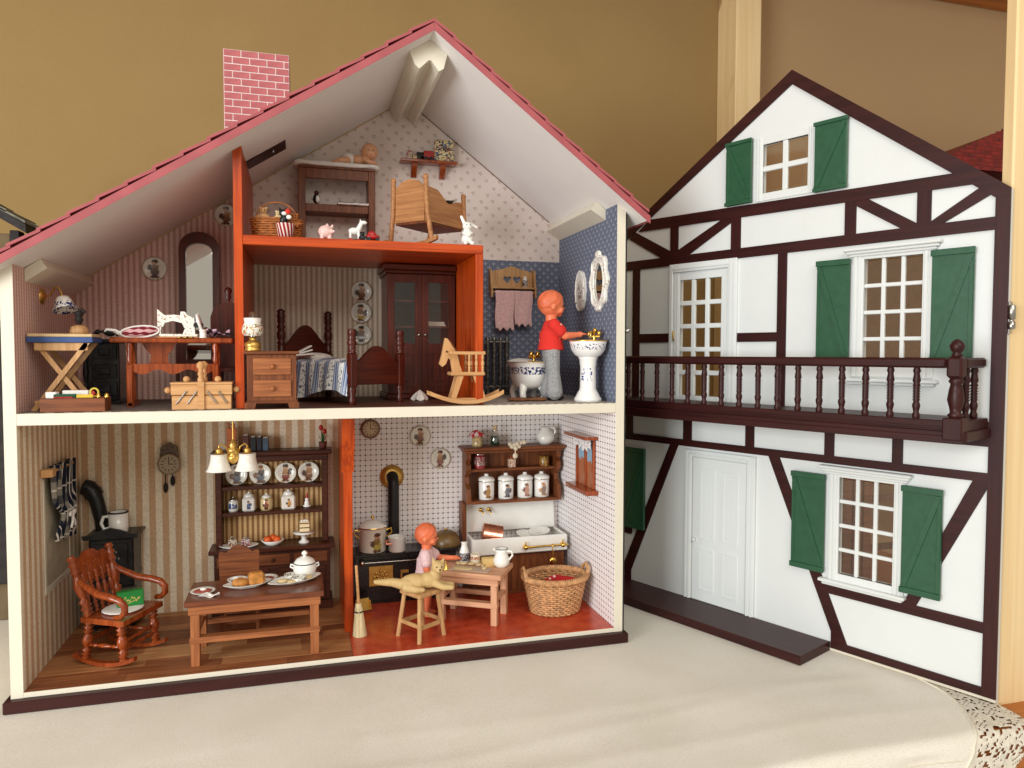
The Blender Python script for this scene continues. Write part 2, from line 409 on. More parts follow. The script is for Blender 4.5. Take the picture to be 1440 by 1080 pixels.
def redfloor():
    M=Mat('red_floor_sheet',.24); x,y,z=M.xyz(); n=M.noise(60,4); n2=M.noise(260,3)
    a=((x/2.6).fr()-.5).ab(); b=((y/2.6).fr()-.5).ab(); j=a.gt(.485).mx(b.gt(.485))
    c=M.mix(n.ss(.3,.7),lin((172,54,26)),lin((196,74,40))); c=M.mix(n2.ss(.6,.75)*.3,c,lin((206,110,70))); c=M.mix(j*.22,c,lin((206,110,78))); M.base(c); return M.m
m_redfl=redfloor()
def rugmat(name,c1,c2,sx,sy):
    M=Mat(name,.95,spec=.1); x,y,z=M.xyz(); n=M.noise(200,3); f=((x*sx).sin()*(y*sy).sin()+n*.8-.4).ss(-.1,.15); M.base(M.mix(f,lin(c1),lin(c2))); return M.m
m_rug=rugmat('grey_carpet_print',(66,56,54),(150,138,128),3.1,4.5)
m_bathfl=rugmat('bath_floor_print',(120,108,98),(196,188,178),5,5)
m_carpet=wood('bedroom_floor',(72,40,28),(104,62,44),.5,0,1)
m_brick=paint('chimney_brick',(182,98,100),.7,.12,scale=90)
m_mortar=paint('chimney_mortar',(226,206,200),.8,.06)
m_redtile=paint('red_clay_tile',(140,30,20),.6,.25,scale=60)
m_dark=paint('dark_timber',(36,26,20),.7,.3)
m_tanwall=paint('far_house_plaster',(186,150,104),.85,.06)
m_olive=paint('dull_plaster',(112,94,66),.9,.1)
# ---------------------------------------------------------------- setting
struct('back_wall',MB().box(-140,134.2,68,72,-60,190,b=0.1),m_wall)
struct('back_wall_bay',MB().box(141.1,300,68,72,-60,190,b=.1),m_wall2)
struct('ceiling',MB().box(-140,300,-10,72,152,156,b=.1),m_wall)  # unseen ceiling slab, added to darken the upper part of the wall
p=one('wooden_post',MB().box(134.2,141.1,60,72,-60,190,b=.15),m_pine,'pale square wooden post against the wall behind the half timbered panel','post')
one('wooden_post',MB().box(114.5,134,-29.2,-27.6,-3,150,b=.2),m_pine,'knotty pine post at the right edge beside the half timbered panel','post')
one('ceiling_beam',MB().box(141.2,300,52,67.8,139.2,151.9,b=.2),m_tablewood,'orange brown beam along the top of the wall at upper right','beam')
# table under the cloth and the cloth with its lace border
one('table',MB().box(-140,155,-34.4,66,-14,-.75,b=.3),m_tablewood,'orange wooden table under the linen cloth','table')
def seam(y): # right hand seam of the linen
    return 110-max(0,-25-y)**1.5*.16
def clothz(x,y):
    z=.0+.05*math.sin(x*.11+y*.07)+.035*math.sin(y*.23-x*.05)
    n=max(0,min(1,(-13-y)/10)); z+=n*(.15*math.sin(x*.23+.5*math.sin(y*.3))+.14*math.sin(x*.06+y*.2))
    for c0,sl,h in ((-9.5,.06,.09),(-17,-.10,.11),(-23,.13,.10),(-14,.22,-.08),(-27.5,-.05,.09)):
        z+=h*n*math.exp(-((y-c0-sl*(x-50)*.5-.6*math.sin(x*.09))/1.1)**2)
    keep=1
    if y>-5: keep=max(0,1-(y+5)/5)
    z=z*keep
    dx,dy=x-113.42,y+29.9; u=78+dx*.402-dy*.9156; q=dx*-.9156-dy*.402   # keep it flat under the panel
    if q<9: z*=max(0,(q-2)/7)
    return z-.045
def P(x,t):     # t runs toward the front: flat to y=-34, then over the edge and down
    y=t
    if t>-33.6: return (x,y,clothz(x,y))
    a=(-33.6-t); r=1.3
    if a<r*PI/2:
        th=a/r; return (x,-33.6-r*math.sin(th),clothz(x,-33.6)-r*(1-math.cos(th)))
    return (x+.3*(a-2)*max(0,(x-95)/15),-33.6-r-.25*math.sin(x*.5)-.05*(a-2),clothz(x,-33.6)-r-(a-r*PI/2))
cloth=MB();nx=150;vs=[];fs=[]
ts=[66-i*2 for i in range(32)]+[2-i*.7 for i in range(51)]+[-33.6-.4*i for i in range(0,13)]
xs=[i/nx for i in range(nx+1)]
for t in ts:
    xe=seam(t) if t>-38 else seam(-38)
    for k in xs: vs.append(P(-120+(xe+120)*k,t))
k=nx+1
for j in range(len(ts)-1):
    for i in range(nx): fs.append([j*k+i,(j+1)*k+i,(j+1)*k+i+1,j*k+i+1])
cloth.add(vs,fs,True)
tc=thing('tablecloth','cream linen tablecloth with a lace border under the dolls house','tablecloth')
ob('linen_centre',cloth,m_linen,tc)
# lace: a crocheted net of small solid cells with open ones between, right border and front border
random.seed(5)
def lacegrid(fn,nu,nv,openf):
    mb=MB();V={}
    def vid(i,j):
        if (i,j) not in V:
            p=Vector(fn(i/nu,j/nv)); V[i,j]=len(mb.v); mb.v.append(p+Vector((0,0,.03*math.sin(i*1.7)*math.sin(j*2.1))))
        return V[i,j]
    for j in range(nv):
        for i in range(nu):
            if not openf(i,j,i/nu,j/nv): mb.f.append([vid(i,j),vid(i,j+1),vid(i+1,j+1),vid(i+1,j)]); mb.s.append(True)
    return mb
def openR(i,j,u,v):
    if i<3: return False
    sc_=.55+.28*math.sin(v*2*PI*13)     # scalloped outer edge
    if u>.80+.18*abs(math.sin(v*PI*12)): return True
    cx,cy=(i%14)-7,(j%14)-7; d=math.hypot(cx,cy)
    if d<3.2: return (i+j)%5==0 and d>1.2
    if 3.2<=d<4.6: return False
    return random.Random((i//2)*7919+(j//2)*104729).random()<.30
lr=lacegrid(lambda u,v:(lambda t:(lambda q:(q[0]+u*(7.3+1.6*max(0,min(1,(-30-t)/6))),q[1],q[2]-.02-.5*u*u))(P(seam(max(t,-38)),t)))(66-v*104.4),44,700,openR)
b_=ob('lace_border',lr,m_lace,tc); mo=b_.modifiers.new('thick','SOLIDIFY'); mo.thickness=.05*S
tb=MB().tube([(lambda q:(q[0],q[1],q[2]+.03))(P(seam(max(t,-38)),t)) for t in [20-.5*i for i in range(117)]],.14,8); ob('hem_piping',tb,m_piping,tc)
def frontf(u,v):
    x=60+u*(seam(-38)-60); q=P(x,-37.9-v*5); return (q[0],q[1]-.02,q[2])
def openF(i,j,u,v):
    if j<2: return False
    cx,cy=(i%16)-8,(j%12)-6; d=math.hypot(cx,cy)
    return (2.6<d<3.6 and (i+j)%2==0) or (d>5 and random.random()<.5)
lf=ob('lace_border',lacegrid(frontf,220,26,openF),m_lace,tc); mo=lf.modifiers.new('thick','SOLIDIFY'); mo.thickness=.05*S
ob('hem_stitching',MB().tube([(lambda q:(q[0],q[1]-.03,q[2]))(P(60+(seam(-38)-60)*i/60,-36.6)) for i in range(61)],.07,6),m_piping,tc)
# ---------------------------------------------------------------- the dolls house (origin at its front left foot)
W=78.;D=24.46;T=1.3;F=2.13;U=35.06;AS=57.1;AX=49.95;AZ=83.57;ZL=52.28;ZR=63.5;SLl=(AZ-ZL)/(AX-T);SLr=(AZ-ZR)/(W-T-AX)
def roofz(x): return ZL+(x-T)*SLl if x<AX else ZR+(W-T-x)*SLr
H=thing('dolls_house','open two storey dolls house with pink tiled roof, white walls and furnished rooms','dolls house')
part(H,'plinth',m_maroon,(-.6,78.6,-.9,D+1.6,0,1.45),b=.12)
part(H,'floor_board',m_white,(T,W-T,0,D,1.46,2.06),b=.03)
ob('side_wall',MB().prism([(0,1.46),(T,1.46),(T,ZL-.01),(0,ZL-T*SLl-.01)],'y',0,D),m_white,H)
ob('side_wall',MB().prism([(W-T,1.46),(W,1.46),(W,ZR-T*SLr-.01),(W-T,ZR-.01)],'y',0,D),m_white,H)
part(H,'outer_edge_strip',m_black,(W+.003,W+.25,0.02,D,1.46,ZR-1.3),b=.02)
ob('rear_wall',MB().prism([(0,1.46),(W,1.46),(W,roofz(W)-.02),(AX,AZ-.02),(0,roofz(0)-.02)],'y',D+.003,D+1),m_white,H)
part(H,'upper_floor_board',m_white,(T,W-T,0,D,U-1.45,U-.06),b=.05)
e=.02
def paper(name,mat,poly,ax,t): return ob(name,MB().prism(poly,ax,t,t+.03),mat,H)
# wallpapers: ground floor, upper floor, attic
paper('living_wallpaper',m_wp_liv,[(T,F),(38.9,F),(38.9,U-1.5),(T,U-1.5)],'y',D-.035)
paper('kitchen_wallpaper',m_wp_kit,[(39.9,F),(W-T,F),(W-T,U-1.5),(39.9,U-1.5)],'y',D-.035)
paper('living_wallpaper',m_wp_liv,[(.05,F),(D-.04,F),(D-.04,U-1.5),(.05,U-1.5)],'x',T+.004)
paper('kitchen_wallpaper',m_wp_kit,[(.05,F),(D-.04,F),(D-.04,U-1.5),(.05,U-1.5)],'x',W-T-.034)
paper('sewing_wallpaper',m_wp_sew,[(T,U),(25.2,U),(25.2,roofz(25.2)-.03),(T,ZL-.03)],'y',D-.035)
paper('sewing_wallpaper',m_wp_sew,[(.05,U),(D-.04,U),(D-.04,ZL-.03),(.05,ZL-.03)],'x',T+.004)
paper('bedroom_wallpaper',m_wp_bed,[(26.1,U),(56.4,U),(56.4,55.85),(26.1,55.85)],'y',D-.035)
paper('bathroom_wallpaper',m_wp_bath,[(57.5,U),(W-T,U),(W-T,58.05),(57.5,58.05)],'y',D-.035)
paper('bathroom_wallpaper',m_wp_bath,[(.05,U),(D-.04,U),(D-.04,ZR-.03),(.05,ZR-.03)],'x',W-T-.034)
paper('attic_wallpaper',m_wp_attic,[(26.1,AS),(57.5,AS),(57.5,58.06),(W-T-.04,58.06),(W-T-.04,ZR-.01),(AX,AZ-.03),(26.1,roofz(26.1)-.03)],'y',D-.035)
# floors
random.seed(11)
m_planks=[wood('plank_%s'%n,a,b,.4,0,.8) for n,a,b in (('tan',(150,98,60),(182,126,80)),('brown',(128,76,44),(158,98,60)),('light',(170,118,74),(198,148,98)),('dark',(112,64,38),(140,84,50)))]
fl=ob('living_floor',MB().box(T,39.35,.1,D-.05,2.062,2.072,b=0),m_dark,H)
y=.08
while y<D-.3:
    wd=min(2.05,D-.1-y); x=T+.03
    while x<39.2:
        L=min(random.uniform(7,15),39.32-x)
        if 39.32-(x+L)<2: L=39.32-x
        ob('plank',MB().box(x,x+L-.03,y,y+wd-.03,2.074,F+random.uniform(-.008,.004),b=.015),random.choice(m_planks+m_planks[:2]),fl); x+=L
    y+=wd
part(H,'kitchen_floor',m_redfl,(39.36,W-T-.02,.06,D-.05,2.064,F),b=.01)
part(H,'sewing_floor',m_rug,(T+.02,25.3,.5,D-.05,U-.055,U),b=.01)
part(H,'bedroom_floor',m_carpet,(25.35,57.4,.15,D-.05,U-.055,U),b=.01)
part(H,'bathroom_floor',m_bathfl,(57.45,W-T-.02,.15,D-.05,U-.055,U),b=.01)
# partitions of orange stained board
gp=ob('partition',MB().box(38.75,39.95,8.7,D-.05,2.08,U-1.46,b=.08),m_orange,H)
ob('bracket',MB().prism([(8.69,U-1.47),(6.4,U-1.47),(6.4,30.2),(8.69,25.2)],'x',38.45,40.15),m_orange,gp)
ob('partition',MB().prism([(25.05,U),(26.1,U),(26.1,roofz(26.1)-.05),(25.05,roofz(25.05)-.05)],'y',2,D-.05),m_orange,H)
part(H,'attic_floor',m_orangex,(26.11,57.5,2.01,D-.05,AS-1.2,AS),b=.08)
part(H,'partition',m_orange,(56.42,57.5,2,D-.05,U,AS-1.21),b=.08)
# roof
OV=2.3
def slab(name,x0,x1,t,y0,y1,off,mat,par):
    return ob(name,MB().prism([(x0,roofz(x0)+off),(x1,roofz(x1)+off),(x1,roofz(x1)+off+t),(x0,roofz(x0)+off+t)],'y',y0,y1),mat,par)
# roofz continues straight past the walls
XL,XR=-7.5,80.2
RL=slab('roof_slope',XL,AX-.01,.28,-OV,D+2,.004,m_ceil,H); RR=slab('roof_slope',AX+.01,XR,.28,-OV,D+2,.004,m_ceil,H)
slab('barge_board',XL,AX-.01,.75,-OV-.02,D+2,.29,m_pink,RL); slab('barge_board',AX+.01,XR+.5,.8,-OV-.02,D+2,.29,m_pink,RR)
slab('fascia',XL,AX-.01,1.03,-OV-.07,-OV-.025,.0,m_pink,RL); slab('fascia',AX+.01,XR+.5,1.08,-OV-.07,-OV-.025,.0,m_pink,RR)
def tiles(par,x0,x1,n,sl,sgn):
    # one tile: runs down the slope, its tail lifted over the next course
    dx=(x1-x0)/n; ln=dx*1.14; th=.34; L0=MB()
    prof=[(0,0),(ln,-.0),(ln,th),(0,th)]
    lift=.40
    pts=[(0,-ln*0+lift),(ln*sgn,ln*abs(sl)+.06),(ln*sgn,ln*abs(sl)+.06+.38),(0,lift+th)]
    wy=(D+2+OV)/7
    me=MB().prism(pts,'y',0,wy-.05).mesh('roof_tile'); me.materials.append(m_pink)
    for i in range(n):
        xx=(x0+dx*i) if sgn>0 else (x1-dx*i)
        for k in range(7):
            ob('roof_tile',me,None,par,(xx,-OV-.12+k*wy+random.uniform(-.03,.03),roofz(xx)+1.05+random.uniform(-.04,.04)))
tiles(RL,XL,AX-.3,19,SLl,1); tiles(RR,AX+.3,XR+.3,12,SLr,-1)
ob('ridge_beam',MB().prism([(AX-2.75,AZ-2.75*SLl-.02),(AX,AZ-.03),(AX+2.25,AZ-2.25*SLr-.02),(AX+1.75,AZ-3.6),(AX+1.1,AZ-4.0),(AX+.1,AZ-2.7),(AX-.25,AZ-2.7),(AX-1.5,AZ-3.9),(AX-2.1,AZ-3.4)],'y',.6,D-.06),m_white,H)
ob('eave_block',MB().prism([(T+.06,ZL-.1),(3.1,roofz(3.1)-.03),(3.75,roofz(3.1)-1.15),(T+.06,50.6)],'y',3.7,D-.06),m_white,H)
ob('eave_block',MB().prism([(W-T-.06,ZR-.1),(75.2,roofz(75.2)-.03),(74.3,roofz(75.2)-1.3),(W-T-.06,61.9)],'y',4.1,D-.06),m_white,H)
def strip(x0,x1,off,t): return [(x0,roofz(x0)-off),(x1,roofz(x1)-off),(x1,roofz(x1)-off-t),(x0,roofz(x0)-off-t)]
rb=ob('roof_rest',MB().prism(strip(26.2,31.3,.0,.25),'y',9.9,13.8),m_maroon,H)
ob('screw',MB().cyl((29.6,11.2,roofz(29.6)-.2),(29.6,11.2,roofz(29.6)-.45),.16),m_steel,rb)
ob('picture_bead',MB().tube([(T+2,D-.1,roofz(T+2)-.09),(AX-2.3,D-.1,roofz(AX-2.3)-.09)],.10,6),m_tan,H)
ob('picture_bead',MB().tube([(AX+2.3,D-.1,roofz(AX+2.3)-.09),(W-T-2,D-.1,roofz(W-T-2)-.09)],.06,6),m_walnut,H)
# chimney with bricks
cx0,cx1,cy0,cy1,cz0,cz1=23.6,31.9,8,14.2,roofz(23)+.5,82.3
ch=ob('chimney',MB().prism([(cx0,roofz(cx0)+.5),(cx1,roofz(cx1)+.5),(cx1,cz1),(cx0,cz1)],'y',cy0,cy1),m_mortar,H)
bl,bh,g=2.05,.80,.13
def brickmesh(L,h): 
    me=MB().box(0,L,0,.06,0,h,b=.03).mesh('brick'); me.materials.append(m_brick); return me
bc={}
def brick(L,loc,rz=0):
    L=round(L,2)
    if L<.25: return
    if L not in bc: bc[L]=brickmesh(L,bh)
    ob('brick',bc[L],None,ch,loc,(0,0,rz))
r=0; z=cz1-bh-.05
while z>roofz(cx0)-.3:
    x=cx0+.06-(bl+g)*(.5 if r%2 else 0)
    while x<cx1-.1:
        a=max(x,cx0+.06);b=min(x+bl,cx1-.06)
        if z>roofz(b)+.15: brick(b-a,(a,cy0-.055,z))
        x+=bl+g
    yv=cy0+.06-(bl+g)*(.5 if r%2==0 else 0)
    while yv<cy1-.1:
        a=max(yv,cy0+.06);b=min(yv+bl,cy1-.06)
        if z>roofz(cx0)+.4: brick(b-a,(cx0-.055,b,z),-90)
        if z>roofz(cx1)+.3: brick(b-a,(cx1+.055,a,z),90)
        yv+=bl+g
    z-=bh+g; r+=1
# window in the living room's left wall (a printed white frame) and a brass catch on the right wall edge
wf=part(H,'wall_window',m_white,(T+.04,T+.14,8.2,19.0,11.0,11.8),(T+.04,T+.12,8.2,8.8,11.8,26.0),(T+.04,T+.12,18.4,19.0,11.8,26.0),b=.03)
part(wf,'pane',paint('pale_window_print',(196,184,158),.5,.1),(T+.035,T+.06,8.8,18.4,11.8,26.0),b=.005)
ob('catch',MB().sph((W+.5,-.05,45.5),.4).cyl((W+.1,.0,45.5),(W+.6,-.02,45.5),.2),m_steel,H)
# ---------------------------------------------------------------- the lifted-off half timbered front (local x along it, z up, -y towards us)
dB=Vector((113.42-105.14,-29.9+11.06,0)).normalized(); B0=Vector((113.42,-29.9,0))-dB*78
PH=thing('facade_panel','white half timbered house front with green shutters and balcony standing beside the dolls house','house front',B0,math.degrees(math.atan2(dB.y,dB.x)))
out=[(0,0),(78,0),(78,61.7),(50.15,83.3),(0,52.4)]
rect=lambda a,b,c,d:[(a,c),(b,c),(b,d),(a,d)]
WG=(45.6,52.75,66.35,73.6); WM=(61.15,68.6,40.6,54.95); WL=(58.4,65.75,11.3,24.95); DU=(30.5,38.6,35.2,54.4)
board=ob('board',MB().prism(out,'y',.003,.9,holes=[rect(*WG),rect(*WM),rect(*WL),rect(*DU)]),m_white2,PH)
part(PH,'base_strip',m_white,(0,78,-.12,.0,0.02,.45),b=.03)
tn=[0]
def timber(poly,pr=0,up=False):
    return ob('timber',MB().prism(poly,'y',-.30+.012*pr,0),m_maroonz if up else m_maroon,PH)
# long pieces
timber([(50.15,83.4),(78.05,61.75),(78.05,59.6),(76.2,61.0),(50.15,81.35)],0)
timber([(50.15,83.4),(50.15,81.35),(0,51.2),(0,52.5)],1)
timber([(76.5,.45),(78.05,.45),(78.05,59.6),(76.5,60.8)],2,True)
timber([(21.5,63.6),(75.2,62.75),(71.9,64.5),(23.9,65.4)],3)
timber(rect(8,76.5,57.0,58.55),4)
timber(rect(1,76.5,26.7,27.8),4); timber(rect(1,76.5,31.0,34.0),5)
timber(rect(57.6,76.5,.45,1.5),4)
timber(rect(0,1.4,.45,51.6),3,True)
for a,b,c,d in ((28.5,30.1,58.55,63.5),(40.3,42.0,58.55,63.4),(58.35,59.9,58.55,63.2),(67.7,69.4,58.55,63.05),(48.4,49.85,34,57.0),(20.3,21.85,34,57.0),
                (31.6,33.3,27.8,31),(43.4,44.9,27.8,31),(56.1,57.5,27.8,31),(65.35,66.7,27.8,31),(19.0,20.5,27.8,31)): timber(rect(a,b,c,d),6,True)
for q in ([(19.3,62.6),(20.8,63.6),(28.5,59.5),(28.5,58.55),(26.5,58.55)],[(30.1,59.5),(30.1,58.55),(32.4,58.55),(40.3,62.7),(40.3,63.5),(38.7,63.5)],
          [(59.9,62.3),(59.9,63.2),(61.2,63.2),(67.7,58.95),(67.7,58.55),(65.7,58.55)],[(69.4,58.95),(69.4,58.55),(70.9,58.55),(76.5,61.5),(75.6,62.6),(75,62.4)],
          [(28.9,26.7),(30.6,26.7),(20.4,3.0),(20.4,1.3),(18.9,1.3),(18.9,4.2)],
          [(47.4,26.7),(49.2,26.7),(59.9,1.5),(59.9,.45),(57.6,.45),(57.6,2.8)],
          [(74.9,26.7),(76.5,26.7),(76.5,25.9),(68.8,9.5),(67.2,9.5)]): timber(q,8)
timber(rect(56.6,76.5,8.15,9.5),7); timber(rect(21.85,28.4,44.1,45.6),7); timber(rect(41.7,48.4,44.0,45.4),7); timber(rect(17,20.5,9.6,11),7)
def shutter(x0,x1,z0,z1,flip):
    h=z1-z0; o=ob('shutter',MB().box(x0,x1,-.75,-.33,z0,z1,b=.06),m_green,PH)
    part(o,'ledge',m_green,(x0-.12,x1+.12,-.98,-.752,z1-h*.055,z1+.02),b=.05); part(o,'ledge',m_green,(x0-.12,x1+.12,-.98,-.752,z0-.02,z0+h*.055),b=.05)
    a,b=z0+h*.06,z1-h*.06; k=.62
    if flip: q=[(x0+.05,a),(x0+.05+k,a),(x1-.05,b-.2),(x1-.05,b),(x1-.05-k,b),(x0+.05,a+.2)]
    else: q=[(x1-.05,a),(x1-.05-k,a),(x0+.05,b-.2),(x0+.05,b),(x0+.05+k,b),(x1-.05,a+.2)]
    ob('brace',MB().prism(q,'y',-.93,-.751),m_green,o)
    if flip: part(o,'upright',m_green,(x1-.5,x1-.05,-.85,-.751,a,b-.8),b=.04)
    else: part(o,'upright',m_green,(x0+.05,x0+.5,-.85,-.751,a,b-.8),b=.04)
for a in ((39.6,44.05,65.2,74.9,0),(54.05,58.7,65.0,74.7,1),(54.8,59.4,41.0,55.2,0),(69.85,74.6,41.0,55.2,1),(51.6,56.5,11.05,25.1,0),(67.0,71.75,11.05,25.1,1),(18.7,23.8,10.95,25.35,1)): shutter(*a)
def window(w,cols,rows,mw,cas,name='window',cornice=None,sill=None,y=-.14):
    x0,x1,z0,z1=w; mb=MB()
    for q in ((x0-cas,x0,z0-cas,z1+cas),(x1,x1+cas,z0-cas,z1+cas),(x0,x1,z1,z1+cas),(x0,x1,z0-cas,z0)): mb.box(q[0],q[1],y,.5,q[2],q[3],b=.06)
    o=ob(name,mb,m_white2,PH)
    if cas>1:
        mb=MB()
        for q in ((x0-cas+.25,x0-.25,z0-cas,z1+cas),(x1+.25,x1+cas-.25,z0-cas,z1+cas)):
            for t in (0,1): part(o,'moulding',m_white2,(q[0]+t*(q[1]-q[0])*.58,q[0]+(q[1]-q[0])*(.42+t*.58),y-.12,y-.002,q[2],q[3]),b=.05)
    if cornice:
        c0,c1,z=cornice; part(o,'cornice',m_white2,(c0,c1,-1.15,-.0,z,z+.42),(c0+.3,c1-.3,-.85,-.0,z-.4,z-.002),(c0+.6,c1-.6,-.6,0,z-.75,z-.402),b=.1)
    if sill:
        c0,c1,z=sill; part(o,'sill',m_white2,(c0,c1,-1.1,0,z,z+.45),(c0+.4,c1-.4,-.75,0,z-.4,z-.002),b=.1)
    dx=(x1-x0)/cols;dz=(z1-z0)/rows
    for i in range(1,cols): part(o,'glazing_bar',m_white2,(x0+dx*i-mw/2,x0+dx*i+mw/2,-.05,.45,z0,z1),b=.08)
    for j in range(1,rows): part(o,'glazing_bar',m_white2,(x0,x1,-.04,.44,z0+dz*j-mw/2,z0+dz*j+mw/2),b=.08)
    me=MB().box(0,dx-mw,0,.05,0,dz-mw,b=.005).mesh('pane'); me.materials.append(m_film)
    for i in range(cols):
        for j in range(rows): ob('pane',me,None,o,(x0+dx*i+mw/2,.22,z0+dz*j+mw/2))
    return o
window(WG,2,2,.8,1.15,y=-.14)
window(WM,3,4,.52,1.5,cornice=(58.6,70.9,56.1),sill=(58.8,70.8,38.4),y=-.3)
window(WL,3,4,.52,1.45,cornice=(55.7,68.1,26.05),sill=(55.9,67.6,9.9),y=-.3)
# balcony door (glazed) and front door (four panels)
bd=window(DU,3,5,.75,1.3,name='balcony_door',y=-.1)
mb=MB()
for q in ((28.5,29.2,34.2,57.15),(39.95,41.6,34.2,57.15),(29.2,39.95,55.75,57.15)): mb.box(q[0],q[1],-.42,0,q[2],q[3],b=.08)
for q in ((40.3,40.7,34.2,56.6),(41.0,41.3,34.2,56.6),(29.3,40.2,56.2,56.5)): mb.box(q[0],q[1],-.55,-.422,q[2],q[3],b=.05)
ob('casing',mb,m_white2,bd)
ob('handle',MB().tube([(29.6,-.15,44.4),(29.6,-.5,44.4),(29.6,-.55,45.2),(29.6,-.5,46.0)],.14,8),m_brass,bd)
fd=part(PH,'front_door',m_white2,(33.75,43.7,-.22,0,1.35,25.05),b=.06)
mb=MB()
for q in ((32.2,33.6,1.32,26.3),(43.85,45.35,1.32,26.3),(33.6,43.85,25.15,26.3)): mb.box(q[0],q[1],-.45,0,q[2],q[3],b=.08)
for q in ((32.4,32.75,1.32,26.1),(33.0,33.4,1.32,25.6),(44.05,44.4,1.32,25.6),(44.75,45.1,1.32,26.1),(33.4,44.0,25.4,25.7)): mb.box(q[0],q[1],-.58,-.452,q[2],q[3],b=.05)
ob('casing',mb,m_white2,fd)
for q in ((35.1,38.0,11.7,23.4),(39.4,42.3,11.9,23.3),(35.0,37.9,3.2,10.2),(39.4,42.3,3.0,10.25)):
    pn=ob('door_panel',MB().prism(rect(*q),'y',-.34,-.221,holes=[rect(q[0]+.35,q[1]-.35,q[2]+.35,q[3]-.35)]),m_white2,fd)
    part(fd,'door_panel',m_white2,(q[0]+.65,q[1]-.65,-.31,-.222,q[2]+.65,q[3]-.65),b=.08)
ob('door_knob',MB().sph((34.3,-.6,11.4),.28).cyl((34.3,-.2,11.4),(34.3,-.5,11.4),.12),m_white2,fd)
# door step
part(PH,'door_step',m_maroon,(14,57.5,-8.3,-.13,0.01,1.3),b=.06)
# balcony
bal=part(PH,'balcony',m_maroon,(4,76.4,-8.0,-.31,32.9,34.5),b=.1)
for q in ((4.2,76.6,-8.35,-8.0,32.15,33.3),(4.2,76.5,-8.6,-8.36,31.9,32.75),(76.42,76.75,-8.0,-.32,32.15,33.3),(4.2,74.3,-8.15,-8.01,33.5,33.75)): part(bal,'moulding',m_maroon,q,b=.1)
part(bal,'soffit',m_maroon,(4.3,76.2,-7.9,-.32,32.2,32.88),b=.05)
part(bal,'hand_rail',m_maroon,(4,74.55,-8.5,-7.3,40.55,41.75),b=.25)
part(bal,'hand_rail',m_maroon,(74.7,76.3,-7.04,-.9,40.55,41.75),b=.25)
SP=[(0,.8),(.03,1.05),(.09,1.1),(.14,.75),(.2,.95),(.26,1.15),(.32,.9)]
for i in range(6): SP+=[(.345+i*.055,.75),(.372+i*.055,1.12)]
SP+=[(.69,.8),(.74,1.15),(.82,.95),(.88,.8),(.93,1.1),(1,.8)]
bme=turned(MB(),(0,0,34.45),(0,0,40.6),.40,SP,12).mesh('baluster'); bme.materials.append(m_maroonz)
for i in range(23): ob('baluster',bme,None,bal,(71.2-3.0*i,-7.9,0))
for yv in (-5.0,-2.4): ob('baluster',bme,None,bal,(75.5,yv,0))
cp=MB().box(74.4,76.5,-8.95,-6.85,32.3,34.9,b=.15).box(74.6,76.3,-8.75,-7.05,39.4,41.9,b=.3)
turned(cp,(75.45,-7.9,34.9),(75.45,-7.9,39.4),.78,[(0,.85),(.06,1.1),(.12,.75),(.25,.85),(.45,1.15),(.7,.95),(.85,.75),(.92,1.05),(1,.8)],14)
cp.ring((75.45,-7.9,41.9),(75.45,-7.9,43.9),[(0,.5),(.1,.62),(.2,.4),(.3,.6),(.45,.75),(.65,.78),(.85,.55),(.95,.3),(1,.05)],14)
ob('corner_post',cp,m_maroonz,bal)
hg=MB().ring((78.35,.3,45.1),(78.35,.3,48.0),[(0,.3),(.05,.42),(.3,.42),(.32,.3),(.4,.3),(.42,.42),(.95,.42),(1,.3)],12).box(78.06,78.3,.05,.85,44.6,48.4,b=.05)
ob('hinge',hg,m_steel,PH)
# ---------------------------------------------------------------- what little shows of other toy houses behind
n1=thing('slate_roof_house','toy house with grey slate roof at the left edge','toy house',(0,0,0))
part(n1,'wall',m_olive,(-17,-10.05,34,44,0,60.5),b=.1)
part(n1,'timber',m_dark,(-10.0,-8.7,33.6,36,0,61.0),b=.1); part(n1,'timber',m_dark,(-17,-10.1,33,33.9,6,46),b=.1)
q0=[(-7.0,60.3),(-18,67.0),(-18,68.4),(-7.0,61.6)]
rs=ob('roof',MB().prism(q0,'y',31,46),m_dark,n1)
random.seed(3)
for i in range(4):
    for j in range(3):
        x=-6.8-i*2.9+random.uniform(-.3,.3); zz=61.6+(-7-x)*.612
        L=random.uniform(3.6,4.4)
        pr=[(x,zz+.15),(x-L,zz+L*.612-.02),(x-L,zz+L*.612+.3),(x+random.uniform(-.3,.3),zz+.55)]
        yy=30.8+j*4.4; ob('slate',MB().prism(pr,'y',yy,yy+4.25+random.uniform(-.2,0)),m_grey,rs)
n2=thing('red_roof_house','toy house with red tiled roof behind the half timbered panel','toy house')
part(n2,'wall',m_tanwall,(166,228,30,58,0,78),b=.1)
rr=ob('roof',MB().add([(150,17.8,78.3),(230,17.8,78.3),(230,42,97.6),(200,42,97.6),(230,58,84),(150,58,78.3)],[[0,1,2,3],[3,2,4,5],[0,3,5]]),m_redtile,n2)
for i in range(14):
    t0,t1=i/14,(i+1)/14; xl0=150+50*t0; 
    for k in range(9):
        a=xl0+k*4.2
        me=MB().add([(a,17.8+24.2*t0-.3,78.3+19.3*t0+.9),(a+4.1,17.8+24.2*t0-.3,78.3+19.3*t0+.9),(a+4.1+3.57,17.8+24.2*t1,78.3+19.3*t1+.35),(a+3.57,17.8+24.2*t1,78.3+19.3*t1+.35),
          (a,17.8+24.2*t0-.3,78.3+19.3*t0+.2),(a+4.1,17.8+24.2*t0-.3,78.3+19.3*t0+.2)],[[0,1,2,3],[4,5,1,0],[1,5,2],[0,3,4]])
        ob('roof_tile',me,m_redtile,rr)
fe=thing('picket_fence','small brown picket fence behind the lower window of the half timbered panel','fence')
